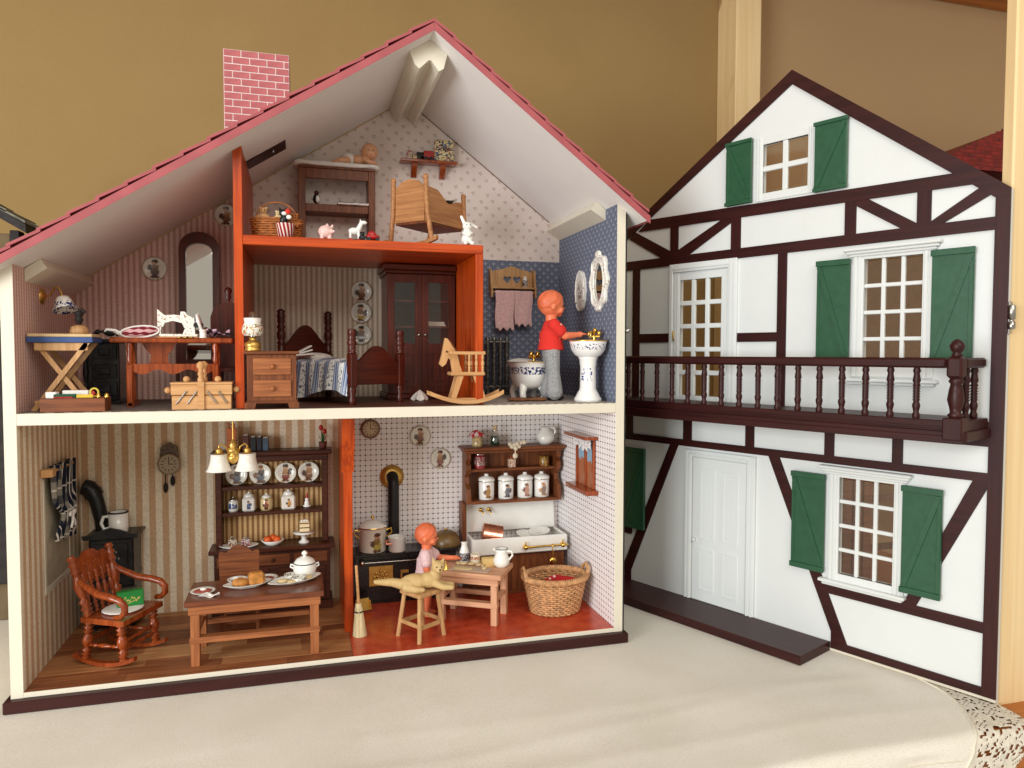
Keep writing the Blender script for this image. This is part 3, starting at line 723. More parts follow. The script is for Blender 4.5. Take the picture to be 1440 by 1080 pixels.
for i in range(7): ob('picket',MB().prism([(118+i*2.2,0),(119.8+i*2.2,0),(119.8+i*2.2,19),(118.9+i*2.2,20.5),(118+i*2.2,19)],'y',12,12.5),m_tableb,fe)
part(fe,'rail',m_walnut,(117,145,12.52,13,6,7.2)); part(fe,'rail',m_walnut,(117,145,12.52,13,15,16.2))
# ---------------------------------------------------------------- shared small ware
def plate(name,label,r,loc,rot,mat,group=None,parent=None,cat='plate'):
    o=ob(name,MB().lathe([(0,.0),(r*.55,.0),(r*.6,.04),(r*.98,.24),(r,.30),(r*.96,.32),(r*.6,.12),(r*.55,.07),(0,.06)],n=28),mat,parent,loc,rot)
    if not parent: tag(o,label,cat,group)
    return o
def platemat(name,r,cols,seed): return fig_mat(name,(230,226,212),cols,0,0,r*.95,True,.2,seed,r*.93)
pmA=platemat('plate_picture_brown',1.7,[(130,78,44),(70,44,34),(176,120,70)],1)
pmB=platemat('plate_picture_blue',1.7,[(112,122,134),(140,92,60),(96,84,80)],2)
pmC=platemat('plate_picture_red',1.7,[(150,60,44),(66,48,42),(190,140,90)],3)
pmD=platemat('plate_picture_yellow',1.7,[(206,174,70),(76,52,38),(150,90,60)],4)
pmE=platemat('plate_picture_grey',1.7,[(100,90,88),(60,54,54),(146,116,100)],5)
BACK=(90,0,0)            # rotation that hangs a plate on the rear wall facing -y
for nm,x,z,r,mt,lb in (('wall_plate',12.0,54.8,1.75,pmE,'scalloped grey plate on the striped wall above the sewing table'),('wall_plate',22.2,63.3,1.75,pmA,'dim round plate high on the striped wall beside the orange partition'),
    ('wall_plate',42.6,52.1,1.7,pmA,'topmost of three plates hung between bed and wardrobe'),('wall_plate',42.5,48.7,1.7,pmD,'middle of three plates hung between bed and wardrobe, with yellow figure'),('wall_plate',42.5,45.2,1.7,pmE,'lowest of three plates hung between bed and wardrobe'),
    ('wall_plate',52.1,28.3,1.72,pmA,'upper small picture plate on the gridded kitchen wall'),('wall_plate',55.5,24.4,1.72,pmC,'lower small picture plate on the gridded kitchen wall')):
    plate(nm,lb,r,(x,D-.05,z),BACK,mt)
# ---------------------------------------------------------------- LIVING ROOM
# rocking chair
rc=thing('rocking_chair','reddish turned wood rocking chair in front of the iron stove','rocking chair',(10,8.4,F),65)
def rocker(x):
    pts=[]
    for i in range(13):
        yy=-4.3+8.6*i/12; pts.append((yy,.02+.052*yy*yy))
    poly=pts+[(a,b+.5) for a,b in pts[::-1]]
    return MB().prism(poly,'x',x-.32,x+.32)
for sx in (-1,1):
    ob('rocker',rocker(sx*2.75),m_cherry,rc)
    ob('leg',turned(MB(),(sx*2.75,-2.7,.8),(sx*2.7,-2.3,5.6),.54),m_cherry,rc); ob('leg',turned(MB(),(sx*2.75,2.7,.8),(sx*2.55,2.3,5.6),.54),m_cherry,rc)
    ob('back_post',turned(MB(),(sx*2.5,2.4,6.1),(sx*2.95,4.4,14.0),.56),m_cherry,rc)
    ob('arm',MB().tube([(sx*2.8,3.7,11.0),(sx*3.0,2.4,10.3),(sx*3.3,.2,9.4),(sx*3.45,-1.6,9.2),(sx*3.5,-2.9,8.9),(sx*3.5,-3.6,8.2),(sx*3.5,-3.6,7.4),(sx*3.5,-3.0,6.8),(sx*3.45,-2.2,6.7)],[.36,.4,.44,.46,.44,.42,.4,.36,.3],10),m_cherry,rc)
    ob('stretcher',turned(MB(),(sx*2.75,-2.6,2.6),(sx*2.7,2.6,2.6),.26),m_cherry,rc)
for yy,zz in ((-2.6,2.2),(-2.55,3.2),(2.6,3.0)): ob('stretcher',turned(MB(),(-2.7,yy,zz),(2.7,yy,zz),.26),m_cherry,rc)
ob('seat',MB().prism([(-3.4,-3.3),(3.4,-3.3),(3.0,3.1),(-3.0,3.1)],'z',5.5,6.2),m_cherry,rc)
def crest(u,v):
    x=-2.75+5.5*u; k=1-(2*u-1)**2; return x,k
cr=MB()
prof=[(-2.8,0)]+[(-2.8+5.6*i/14,-.15*math.sin(i/14*PI)) for i in range(15)]
poly=[(-2.8,12.1),(-1.5,11.7),(0,11.6),(1.5,11.7),(2.8,12.1),(2.8,14.3),(2.2,15.0),(1.3,14.9),(.6,15.5),(0,15.6),(-.6,15.5),(-1.3,14.9),(-2.2,15.0),(-2.8,14.3)]
cr.T=Matrix.Translation((0,.55,-1.0))@Matrix.Rotation(R(-14),4,'X'); cr.prism(poly,'y',.25,.75); cr.T=None
co=ob('crest_rail',cr,m_cherry,rc)
cv=MB(); cv.T=Matrix.Translation((0,.55,-1.0))@Matrix.Rotation(R(-14),4,'X')
for i in range(9):
    a=-1.4+i*.35; cv.sph((a,.25,13.6+.3*math.sin(i*1.4)),(.2,.1,.16),8,5)
ob('carving',cv,m_cherry,co)
for i in range(5):
    a=-1.9+i*.95; ob('spindle',turned(MB(),(a,2.55,6.2),(a*1.05,3.75,11.4),.28),m_cherry,rc)
rc.scale=(1.16,1,1)
cs=math.cos(R(65));sn=math.sin(R(65))
def rcp(x,y,z): return (10+x*cs-y*sn,8.4+x*sn+y*cs,F+z)
one('seat_cushion',MB().sph((0,0,.24),(2.6,2.5,.24),18,8),m_whitecloth,'flat white cushion on the rocking chair','cushion',rcp(0,-.3,6.2),65)
def greenbox():
    M=Mat('green_box_print',.35); x,y,z=M.xyz(); n=(z-.95-(x*7).sin()*.22-(x*17).sin()*.14).ab().lt(.1); f=n*x.ab().lt(1.1); d=(z-.55-x*.35).ab().lt(.05)*(x-.3).ab().lt(.7)
    M.base(M.mix(f.mx(d),lin((22,128,52)),lin((196,176,90)))); return M.m
one('green_box',MB().box(-1.55,1.55,-.55,.55,0,2.0,b=.06),greenbox(),'bright green box with gold script leaning on the rocking chair seat','box',rcp(.6,-.9,6.62),20)
# black iron stove with bent pipe
st=thing('iron_stove','dark ornate iron stove with a bent pipe in the striped corner','stove',(6.6,21.3,F))
part(st,'body',m_ironsil,(-2.9,2.9,-2.6,2.6,1.2,13.3),b=.2)
part(st,'base',m_ironsil,(-3.2,3.2,-2.9,2.9,.7,1.2),(-3.0,3.0,-2.7,2.7,7.0,7.5),b=.1)
for a in (-2.5,2.5):
    for b in (-2.2,2.2): ob('leg',MB().ring((a,b,0),(a,b,.8),[(0,.45),(.3,.25),(1,.4)],10),m_ironsil,st)
tp=ob('top_plate',MB().prism([(-3.5,13.3),(3.5,13.3),(3.7,13.9),(2.6,14.0),(1.2,14.6),(0,14.9),(-1.2,14.6),(-2.6,14.0),(-3.7,13.9)],'y',-3.0,-2.6).box(-3.5,3.5,-2.95,2.9,13.3,13.65),m_ironsil,st)
dd=part(st,'door',m_ironsil,(-2.2,2.2,-2.85,-2.6,8.0,12.6),b=.1)
rl=MB()
for i in range(14):
    a=i*.9; rl.sph((1.3*math.cos(a)*(.4+.05*i),-2.85,10.3+1.5*math.sin(a)*(.4+.05*i)),(.22,.12,.3),8,5)
ob('relief',rl,m_radi,dd)
lg=part(st,'ledge',m_radi,(-3.4,3.5,-3.6,-2.6,5.6,6.3),(-1.0,1.0,-3.75,-3.6,5.2,6.6),b=.1)
part(st,'ash_door',m_ironsil,(-2.2,2.2,-2.8,-2.6,1.7,5.0),b=.1)
ob('stove_pipe',MB().tube([(-1.9,1.2,13.5),(-2.1,1.3,15.4),(-2.7,1.5,18.0),(-3.2,1.6,19.4),(-3.7,1.7,20.0),(-4.4,1.8,20.2)],[.95,.95,1.0,1.15,1.2,1.2],14).tube([(-3.0,1.55,18.8),(-3.4,1.65,19.7)],[1.3,1.3],14),m_ironsil,st)
def mug(name,label,loc,r,h,mat,rz=0,rim=None,cat='mug'):
    t=thing(name,label,cat,loc,rz)
    ob('cup',MB().lathe([(0,0),(r*.92,0),(r,.12*h),(r,h),(r*.9,h),(r*.88,.12*h),(0,.1*h)]),mat,t)
    ob('handle',MB().tube([(-r*.95,0,h*.8),(-r*1.5,0,h*.8),(-r*1.75,0,h*.5),(-r*1.5,0,h*.22),(-r*.95,0,h*.25)],h*.08,8),mat,t)
    if rim: ob('rim',MB().lathe([(r*1.03,h*.96),(r*1.03,h*1.02),(r*.88,h*1.02)]),rim,t)
    return t
mug('enamel_mug','white mug with dark rim on top of the iron stove',(7.2,20.6,F+13.66),1.3,3.1,m_porc,0,m_black)
# curtain on the left wall
def plaid():
    M=Mat('plaid_curtain',.95,spec=.1); x,y,z=M.xyz(); a=(y*.42).fr(); b=(z*.30).fr(); n=M.noise(300,2)
    c=M.mix(a.lt(.38)*.8,lin((30,34,48)),lin((150,144,132))); c=M.mix(b.lt(.36)*.7,c,lin((34,38,54)))
    l=((a-.62).ab().lt(.035)).mx((b-.66).ab().lt(.03)).mx((a-.84).ab().lt(.02)); c=M.mix(l*.8,c,lin((216,208,194))); M.base(c); return M.m
cu=thing('curtain','dark plaid curtain tied with a white bow on the living room side wall','curtain',(T+.1,13.2,F))
def curt(u,v):
    z=25.3-9.2*v-(1.6*max(0,v-.75)*4*(.4+.6*u)); wd=4.9-1.7*math.exp(-((v-.74)/.16)**2)-.6*v; yy=-wd+2*wd*u+.6*v; k=.55*math.sin(u*PI*9)*(1-.3*v)+.75
    return (k+.5*math.exp(-((v-.74)/.14)**2),yy,z)
ob('cloth',MB().grid(curt,60,24),plaid(),cu)
ob('rod',MB().cyl((.9,-6.0,24.7),(.9,5.6,24.7),.18),m_beech,cu); part(cu,'rod_bracket',m_beech,(0,1.4,-6.1,-4.6,24.2,25.2),b=.1)
bow=MB().sph((1.9,-.0,18.2),(.25,.3,.3),8,6)
for sgn in (-1,1): bow.sph((1.9,sgn*.8,18.45),(.2,.7,.38),10,6); bow.tube([(1.9,0,18.1),(2.0,sgn*.5,17.3),(1.95,sgn*.9,16.6)],.16,6)
ob('bow',bow,m_whitecloth,cu)
# cuckoo clock
def dialmat(name,face,ink,ny):
    M=Mat(name,.4); x,y,z=M.xyz(); r=(x*x+z*z).op('SQRT'); a=z.op('ARCTAN2',x)*(12/(2*PI))
    tick=((a.fr()-.5).ab()).gt(.36)*(r-ny*.72).ab().lt(ny*.14); hand=((x.ab().lt(.07)*(z-.35).ab().lt(.4)).mx((z.ab().lt(.06))*(x-.3).ab().lt(.35)))
    c=M.mix(tick.mx(hand),lin(face),lin(ink)); M.base(c); return M.m
ck=thing('cuckoo_clock','small brown cuckoo clock with hanging weights on the striped living room wall','clock',(13.6,D-.05,25.2))
ob('case',MB().prism([(-1.25,-1.0),(1.25,-1.0),(1.3,1.2),(1.15,2.6),(.6,2.9),(0,3.3),(-.6,2.9),(-1.15,2.6),(-1.3,1.2)],'y',-.7,0),paint('clock_grey',(116,96,78),.6,.35,scale=300,bump=.6),ck)
ob('dial',MB().cyl((0,-.72,0),(0,-.95,0),1.55,n=28).ring((0,-.95,0),(0,-1.05,0),[(0,1.55),(.5,1.6),(1,1.35)],28,False),dialmat('old_dial',(168,150,122),(48,36,28),1.3),ck)
for a,l in ((-.55,4.2),(.45,3.2)):
    ob('chain',MB().cyl((a,-.5,-1),(a,-.5,-l+1),.08,n=6),m_dark,ck); ob('weight',MB().ring((a,-.5,-l-.2),(a,-.5,-l+1.3),[(0,.1),(.2,.3),(.6,.35),(.9,.25),(1,.1)],10),m_dark,ck)
# hanging lamp
lp=thing('hanging_lamp','brass two arm ceiling lamp with white bell shades','lamp',(24.1,8.5,.8))
ob('stem',MB().cyl((0,0,29),(0,0,U-2.26),.13).ring((0,0,26.2),(0,0,29.6),[(0,.1),(.08,.45),(.2,.8),(.35,.75),(.42,.45),(.5,.8),(.6,.85),(.68,.5),(.78,.6),(.9,.4),(1,.15)],16),m_brass,lp)
shm=paint('opal_glass',(240,234,222),.25,.03,coat=.4,bump=0)
for sgn in (-1,1):
    x=sgn*1.8
    ob('arm',MB().tube([(sgn*.6,0,27.6),(sgn*.9,-.0,28.6),(sgn*1.5,-.05,29.0),(x,-.05,28.7),(x,-.05,27.9)],.12,8).ring((x,-.05,27.6),(x,-.05,28.5),[(0,.75),(.3,.4),(.6,.5),(1,.15)],12),m_brass,lp)
    ob('shade',MB().lathe([(1.05,0),(1.1,-.02),(1.12,-.6),(1.25,-1.3),(1.5,-2.0),(1.75,-2.3),(1.66,-2.3),(1.4,-1.9),(1.15,-1.2),(1.02,-.5),(1.0,0)],(x,-.05,27.65),26),shm,lp)
# dresser
dr=thing('dresser','dark wood dresser with plate shelves against the striped living room wall','dresser',(28.65,0,F))
dy0,dy1=19.3,24.3
part(dr,'base',m_dwal,(-8.9,8.9,dy0+.3,dy1,0,1.3),(-8.5,8.5,dy0+.8,dy1,1.3,9.6),b=.08)
part(dr,'counter',m_dwal,(-9.2,9.2,dy0,dy1,9.6,10.25),b=.12)
for a in (-5.6,0,5.6):
    d_=part(dr,'drawer',m_walnutx,(a-2.5,a+2.5,dy0+.62,dy0+.8,7.4,9.0),b=.08); ob('knob',MB().sph((a,dy0+.45,8.2),.28,10,7),m_dwal,d_)
for a in (-4.2,4.2):
    d_=part(dr,'cupboard_door',m_dwal,(a-3.6,a+3.6,dy0+.62,dy0+.8,1.7,6.9),b=.08); part(d_,'door_panel',m_walnut,(a-2.6,a+2.6,dy0+.5,dy0+.62,2.5,6.1),b=.1)
for a in (-8.3,7.4): part(dr,'side',m_dwal,(a,a+.9,21.3,dy1,10.26,24.2),b=.1)
for z in (14.9,18.9): part(dr,'shelf',m_dwal,(-7.39,7.39,21.5,dy1-.1,z,z+.55),b=.06)
part(dr,'cornice',m_dwal,(-8.9,8.9,20.7,dy1,24.2,24.9),(-8.4,8.4,21.1,dy1,23.2,24.19),b=.12)
ob('back_paper',MB().box(-7.39,7.39,dy1-.1,dy1-.02,10.26,23.2,b=0),m_wp_dres,dr)
DX=28.65; zA=F+19.45; zB=F+15.45; zC=F+10.25; zD=F+24.9
for i,(x,mt,lb) in enumerate(((-5.4,pmB,'blue figure'),(-1.9,pmB,'teal figure and brown bear'),(1.9,pmC,'brown and red figures'),(5.4,pmA,'dark red umbrella picture'))):
    plate('shelf_plate',('leftmost','second','third','rightmost')[i]+' plate standing on the dresser top shelf, with '+lb,1.62,(DX+x,23.5,zA+1.58),(80,0,0),mt,'plates on the dresser')
def jar(name,label,loc,r,h,body,lid,square=False,cat='jar',neck=.7,rz=0):
    t=thing(name,label,cat,loc,rz)
    if square: ob('body',MB().box(-r,r,-r,r,0,h*.7,b=.22).ring((0,0,h*.69),(0,0,h*.76),[(0,r*.95),(1,r*neck)],18),body,t)
    else: ob('body',MB().lathe([(0,0),(r*.94,0),(r,.1*h),(r,.62*h),(r*.9,.7*h),(r*neck,.76*h),(0,.76*h)]),body,t)
    ob('lid',MB().lathe([(r*neck*1.08,h*.74),(r*neck*1.1,h*.82),(r*neck*.6,h*.9),(r*.16,h*.92),(r*.22,h*.96),(r*.1,h),(0,h)]),lid,t)
    return t
fm=lambda r,lo,hi:(lambda x,y,z:y.lt(-.2*r)*z.gt(lo)*z.lt(hi)*x.ab().lt(r*.75))
pj1=print_mat('blue_label_jar',(222,220,208),[(40,70,130)],300,.2,fm(.8,.5,1.3),(.4,.45))
pj2=fig_mat('blue_ornament_jar',(228,224,214),[(60,84,140),(44,60,110),(90,110,150)],0,1.05,.75,seed=6)
pj3=fig_mat('cream_figure_jar',(216,192,140),[(110,56,36),(60,34,28),(170,60,44)],0,1.0,.9,seed=7)
pj4=fig_mat('fruit_jar',(228,224,212),[(206,140,50),(60,60,40),(214,150,60)],.1,1.1,.75,seed=8)
for nm,x,r,h,b_,l_,lb,sq in (('jar',-5.9,.72,2.3,pj1,m_steel,'small lidded jar with blue label, leftmost on the dresser middle shelf',False),('jar',-3.6,.95,3.0,pj2,m_porc,'tall white jar with blue ornament on the dresser middle shelf',True),
   ('jar',-1.0,.92,2.6,pj3,m_porc,'cream jar with dark figures on the dresser middle shelf',False),('jar',2.3,1.05,3.1,pj4,m_porc,'square white jar with orange fruit on the dresser middle shelf',True)):
    jar(nm,lb,(DX+x,22.9,zB),r,h,b_,l_,sq)
fg=thing('figurine','tiny white gnome figurine with red hat on the dresser shelf','figurine',(DX+5.1,22.9,zB))
organic(ob('body',MB().sph((0,0,.25),(.65,.55,.25)).sph((0,0,.7),(.42,.4,.5)).sph((0,0,1.3),.32),m_porc,fg),.08,2); ob('hat',MB().cyl((0,0,1.5),(.06,0,2.4),.22,.04),m_red,fg)
tr=one('serving_tray',MB().lathe([(0,0),(2.3,0),(2.9,.3),(2.8,.34),(2.25,.1),(0,.1)]),m_porc,'oval white dish with two small boxes on the dresser counter','dish',(DX-5.0,21.2,zC)); tr.scale=(1,.55,1)
for x,mt,lb in ((-5.9,print_mat('tea_box_print',(222,210,190),[(150,90,60),(90,60,50)],400,.4,None,(.5,.55)),'left small box with brown picture on the dresser dish'),(-4.0,print_mat('rose_box_print',(214,204,200),[(170,40,50),(60,60,60)],380,.4,None,(.5,.55)),'right small box with red picture on the dresser dish')):
    t=thing('small_box',lb,'box',(DX+x,21.2,zC+.11)); part(t,'box',mt,(-.62,.62,-.4,.4,0,1.1)); ob('handle',MB().tube([(-.3,0,1.1),(-.2,0,1.5),(.2,0,1.5),(.3,0,1.1)],.06,6),m_steel,t)
one('bowl',MB().lathe([(0,0),(1.0,0),(1.1,.1),(1.75,.75),(1.68,.8),(1.0,.2),(0,.18)]),m_porc,'white bowl holding oranges on the dresser counter','bowl',(DX-.1,21.4,zC))
for i,(x,y,z) in enumerate(((-.75,0,.72),(.65,-.1,.72),(0,.6,.85))):
    one('orange',MB().sph((0,0,0),.62,12,8),m_orangef,('left','right','rear')[i]+' orange in the white bowl on the dresser','orange',(DX-.1+x,21.4+y,zC+z),0,'oranges in the bowl')
one('cake_stand',MB().lathe([(0,0),(.85,0),(.8,.15),(.4,.5),(.38,1.2),(.6,1.35),(1.6,1.5),(1.62,1.62),(0,1.6)]),m_porc,'white footed cake stand on the dresser counter','cake stand',(DX+4.6,21.4,zC))
ckm=Mat('layer_cake',.7);_x,_y,_z=ckm.xyz(); ckm.base(ckm.mix(((_z*1.45).fr()).lt(.25),lin((226,206,160)),lin((92,54,34))))
ck2=thing('cake_slice','slice of layer cake on the white cake stand','cake',(DX+4.7,21.4,zC+1.62)); part(ck2,'cake',ckm.m,(-.75,.75,-.5,.5,0,1.7)); ob('icing',MB().sph((-.4,0,1.75),.22).sph((0,0,1.8),.22).sph((.4,0,1.75),.22),m_whitecloth,ck2)
for i,(x,h,c,lb,t_) in enumerate(((-3.9,2.5,(96,50,40),'maroon book lying upright on the dresser behind the lamp',.9),(-2.8,2.2,(24,32,36),'black book standing on top of the dresser',.8),(-1.9,2.2,(28,30,44),'dark navy book standing on top of the dresser',.7),(-1.0,2.0,(70,92,110),'blue grey book standing at the end of the row on the dresser',.8))):
    b_=thing('book',lb,'book',(DX+x,22.4,zD)); part(b_,'cover',paint('book_cover_%d'%i,c,.6,.15),(-t_/2,t_/2,-.8,.8,0,h)); part(b_,'pages',m_whitecloth,(-t_/2+.1,t_/2-.1,-.79,.82,.08,h+.01),b=.01)
lt=thing('toy_lantern','orange toy house with red bow on top of the dresser','toy',(DX-5.9,22.2,zD)); part(lt,'body',paint('toy_orange',(206,110,60),.5,.1),(-.65,.65,-.6,.6,0,3.6)); part(lt,'band',m_red,(-.67,.67,-.62,.62,1.7,1.8),(-.15,.15,-.66,-.6,.6,1.1)); ob('bow',MB().tube([(-.3,0,3.6),(-.5,0,4.4),(.1,0,3.9),(.5,0,4.3),(.3,0,3.6)],.1,6),m_red,lt)
fp=thing('tulip_pot','pot of dark red tulips on the right end of the dresser','flower pot',(DX+7.6,22.6,zD)); ob('pot',MB().lathe([(0,0),(.5,0),(.66,1.0),(.58,1.0),(.5,.8),(0,.8)]),m_terra,fp)
for x,h in ((-.25,3.2),(.3,2.6)):
    ob('stem',MB().tube([(x*.3,0,.8),(x,0,h-.3)],.06,6),m_greenleaf,fp); ob('bloom',MB().ring((x,0,h-.4),(x,0,h+.5),[(0,.1),(.3,.36),(.7,.34),(1,.14)],10),m_red,fp)
for a in (0,90,180,270): ob('leaf',MB().at((0,0,.8),a).add([(0,-.12,0),(.4,-.22,.9),(.75,0,1.7),(.4,.22,.9),(0,.12,0),(.45,0,.8)],[[0,1,5],[1,2,5],[2,3,5],[3,4,5],[4,0,5]],True),m_greenleaf,fp)
# chair behind the dining table
c1=thing('dining_chair','brown wooden chair with shaped back tucked behind the dining table','chair',(24.4,14.3,F),180)
ob('backrest',MB().prism([(-2.6,7.5),(2.6,7.5),(2.7,11.7),(2.5,12.1),(1.7,11.9),(1.0,12.6),(0,12.9),(-1.0,12.6),(-1.7,11.9),(-2.5,12.1),(-2.7,11.7)],'y',2.2,2.6),m_walnutx,c1)
part(c1,'seat',m_walnut,(-2.7,2.7,-2.4,2.7,5.0,5.5))
for a in (-2.4,2.4):
    part(c1,'leg',m_walnut,(a-.25,a+.25,-2.2,-1.7,0,5.0)); part(c1,'leg',m_walnut,(a-.25,a+.25,2.15,2.6,0,7.6))
part(c1,'stretcher',m_walnut,(-2.2,2.2,2.2,2.5,1.6,2.0),(-2.2,2.2,-2.1,-1.8,1.6,2.0))
def table(t,w,d,h,leg,apr,mt,ml,stz):
    mz={'table_brown':m_tablebz,'table_pink':m_tablepz}[ml.name]
    part(t,'table_top',mt,(-w/2,w/2,-d/2,d/2,h-.75,h),b=.08)
    a,b=w/2-1.2,d/2-.9
    for sx in (-1,1):
        for sy in (-1,1): part(t,'leg',mz,(sx*a-leg/2,sx*a+leg/2,sy*b-leg/2,sy*b+leg/2,0,h-.76))
    for sy in (-1,1): part(t,'apron',ml,(-a-leg*.7,a+leg*.7,sy*b-leg*.6,sy*b+leg*.6,h-.76-apr,h-.77)) if sy<0 else part(t,'apron',ml,(-a+leg/2,a-leg/2,sy*b-leg*.3,sy*b+leg*.3,h-.76-apr,h-.77))
    for sy in (-1,1): part(t,'stretcher',ml,(-a-leg*.6,a+leg*.6,sy*(b+.0)-leg*.62,sy*(b+.0)+leg*.62,stz,stz+.75)) if sy<0 else part(t,'stretcher',ml,(-a+leg/2,a-leg/2,sy*b-leg*.3,sy*b+leg*.3,stz,stz+.7))
    for sx in (-1,1): part(t,'stretcher',ml,(sx*a-leg*.35,sx*a+leg*.35,-b+leg/2,b-leg/2,stz+.76,stz+1.3))
dt=thing('dining_table','brown wooden dining table laid with food in the living room','table',(27.15,5.9,F),0)
table(dt,17.1,8.4,8.55,1.1,1.1,m_tabletop,m_tableb,3.0)
TZ=F+8.55
plate('dinner_plate','white plate with ham at the left end of the dining table',1.55,(20.4,5.2,TZ),(0,0,0),m_porc)
ham=paint('ham',(190,96,80),.5,.2,scale=200)
one('ham_slice',MB().sph((0,0,0),(1.15,1.0,.14),14,6),ham,'pink ham on the left dinner plate','ham',(20.4,5.2,TZ+.25)); one('egg',MB().sph((0,0,0),(.45,.35,.2),10,6),m_porc,'white egg half lying on the ham','egg',(20.5,5.1,TZ+.5))
def napkin(u,v):
    return (-1.1+2.2*u+.2*math.sin(v*9),-.6+1.2*v+.15*math.sin(u*7),.12+.14*math.sin(u*8+v*5)+.1*math.sin(v*13))
one('napkin',MB().grid(napkin,18,12),m_whitecloth,'crumpled white napkin in front of the ham plate','napkin',(21.3,3.5,TZ))
def dish(w,d,h):
    pr=[(.01,.02),(.6,.02),(.72,.1),(.88,h*.7),(1,h),(1.02,h+.05),(.97,h+.06),(.84,h*.7+.08),(.68,.2),(.58,.12),(.01,.12)]
    def fn(u,v):
        k,z=pr[int(round(v*10))]; a=2*PI*u; return (w*k*math.cos(a)*(1+.05*math.cos(4*a)),d*k*math.sin(a)*(1+.04*math.cos(6*a)),z)
    return MB().grid(fn,36,10,True)
one('platter',dish(2.95,1.75,.55),m_porc,'white oval platter of bread on the dining table','platter',(25.9,6.2,TZ),14)
one('bread_roll',MB().sph((0,0,.62),(1.1,.85,.62),14,9),m_bread,'golden bread roll on the left of the bread platter','bread',(25.0,5.9,TZ+.12))
lo=MB(); lo.box(-1.05,1.05,-.85,.85,0,1.75,b=.35)
one('bread_loaf',lo,m_bread,'cut loaf of bread on the right of the bread platter','bread',(27.0,6.3,TZ+.12),12)
plate('dinner_plate','white plate with red sauce behind the bread platter',1.5,(28.2,9.0,TZ),(0,0,0),m_porc); one('sauce',MB().sph((0,0,0),(1.05,1.05,.1),14,6),paint('tomato_sauce',(170,66,44),.3,.2),'red sauce on the plate behind the bread','sauce',(28.2,9.0,TZ+.14))
plate('dinner_plate','white plate with crumpled napkin behind the bread, at left',1.4,(24.4,9.2,TZ),(0,0,0),m_porc); one('napkin',MB().grid(lambda u,v:tuple(q*.8 for q in napkin(v,u)),18,12),m_whitecloth,'white napkin on the plate behind the bread roll','napkin',(24.3,9.2,TZ+.2))
one('serving_tray',dish(3.6,1.85,.5),m_porc,'white tray with gold rim holding bowls and tureen on the dining table','tray',(32.0,6.6,TZ),26)
for i,(x,y) in enumerate(((31.5,7.4),(32.5,5.9))):
    one('soup_bowl',MB().lathe([(0,0),(.55,0),(.6,.1),(1.0,.75),(.95,.78),(.5,.2),(0,.18)]),print_mat('bowl_print_%d'%i,(232,228,214),[(70,66,66)],420,.2,lambda x,y,z:z.gt(.4),(.54,.57)),('rear','front')[i]+' small bowl on the dining table tray','bowl',(x,y,TZ+.14),0,'bowls on the tray')
for i,(x,y) in enumerate(((30.4,6.0),(33.7,6.8),(31.6,5.4))):
    one('roast_piece',MB().sph((0,0,.3),(.75,.5,.3),10,7),m_dough,('left','right','front')[i]+' golden morsel lying on the dining table tray','food',(x,y,TZ+.14),20*i,'morsels on the tray')
tu=thing('tureen','white lidded tureen on the tray at the right of the dining table','tureen',(33.3,8.3,TZ+.14))
ob('bowl',MB().lathe([(0,0),(1.0,0),(.95,.15),(1.45,.6),(1.62,1.2),(1.5,1.8),(1.4,1.95),(0,1.95)]),m_porc,tu); ob('lid',MB().lathe([(1.5,1.95),(1.5,2.05),(1.1,2.55),(.5,2.85),(.22,2.9),(.2,3.05),(.42,3.2),(.4,3.45),(.15,3.65),(0,3.7)]),m_porc,tu)
ob('gilt_line',MB().lathe([(1.52,1.96),(1.54,2.02),(1.5,2.07)]),m_black,tu)
for sgn in (-1,1): ob('handle',MB().tube([(sgn*1.35,0,1.7),(sgn*1.85,0,1.85),(sgn*1.9,0,1.5),(sgn*1.55,0,1.3)],.14,8),m_porc,tu)
# ---------------------------------------------------------------- KITCHEN
kc=thing('wall_clock','round kitchen wall clock with brown dial beside the orange partition','clock',(43.9,D-.05,29.7))
ob('rim',MB().ring((0,0,0),(0,-.45,0),[(0,1.55),(.6,1.6),(1,1.4),(1,1.25)],30,False),paint('clock_rim',(150,104,70),.4,.2),kc); ob('dial',MB().cyl((0,-.02,0),(0,-.3,0),1.4,n=30),dialmat('kitchen_dial',(206,178,140),(70,44,30),1.3),kc)
# cooking range
rg=thing('cooking_range','black kitchen range with brass door and flue pipe','stove',(49,21.8,F))
part(rg,'body',m_iron,(-8.1,8.2,-2.3,2.45,.5,7.75),b=.08); part(rg,'hob',m_iron,(-8.4,8.5,-2.9,2.5,7.76,8.2),b=.1)
part(rg,'plinth',m_iron,(-7.9,8.0,-2.1,2.4,0,.5),b=.05)
dd=part(rg,'oven_door',m_brass,(-5.9,-2.1,-2.45,-2.31,2.9,6.1),b=.06)
rl=MB()
for i in range(16):
    a=i*.8; rl.sph((-4+1.2*math.cos(a)*(.3+.045*i),-2.5,4.5+1.05*math.sin(a)*(.3+.045*i)),(.25,.14,.22),8,5)
rl.box(-4.15,-3.85,-2.75,-2.45,4.6,6.0); rl.box(-5.6,-2.4,-2.6,-2.45,3.0,3.25)
ob('relief',rl,m_brass,dd)
part(rg,'oven_hinge',m_brass,(-.9,.4,-2.45,-2.31,4.7,5.2),(-.9,.0,-2.45,-2.31,3.0,3.5),(-.9,-.6,-2.44,-2.32,3.0,5.2),b=.05)
ra=ob('towel_rail',MB().cyl((-6.9,-3.1,6.9),(3,-3.1,6.9),.11),m_steel,rg); ob('rail_knob',MB().sph((-7,-3.1,6.9),.45).cyl((-7,-3.1,6.9),(-7,-2.3,6.9),.2),m_steel,ra)
pp=MB().tube([(-1.55,1.2,8.0),(-1.55,1.2,17.8),(-1.55,1.35,18.7),(-1.55,1.9,19.4),(-1.55,2.55,19.6)],.92,18)
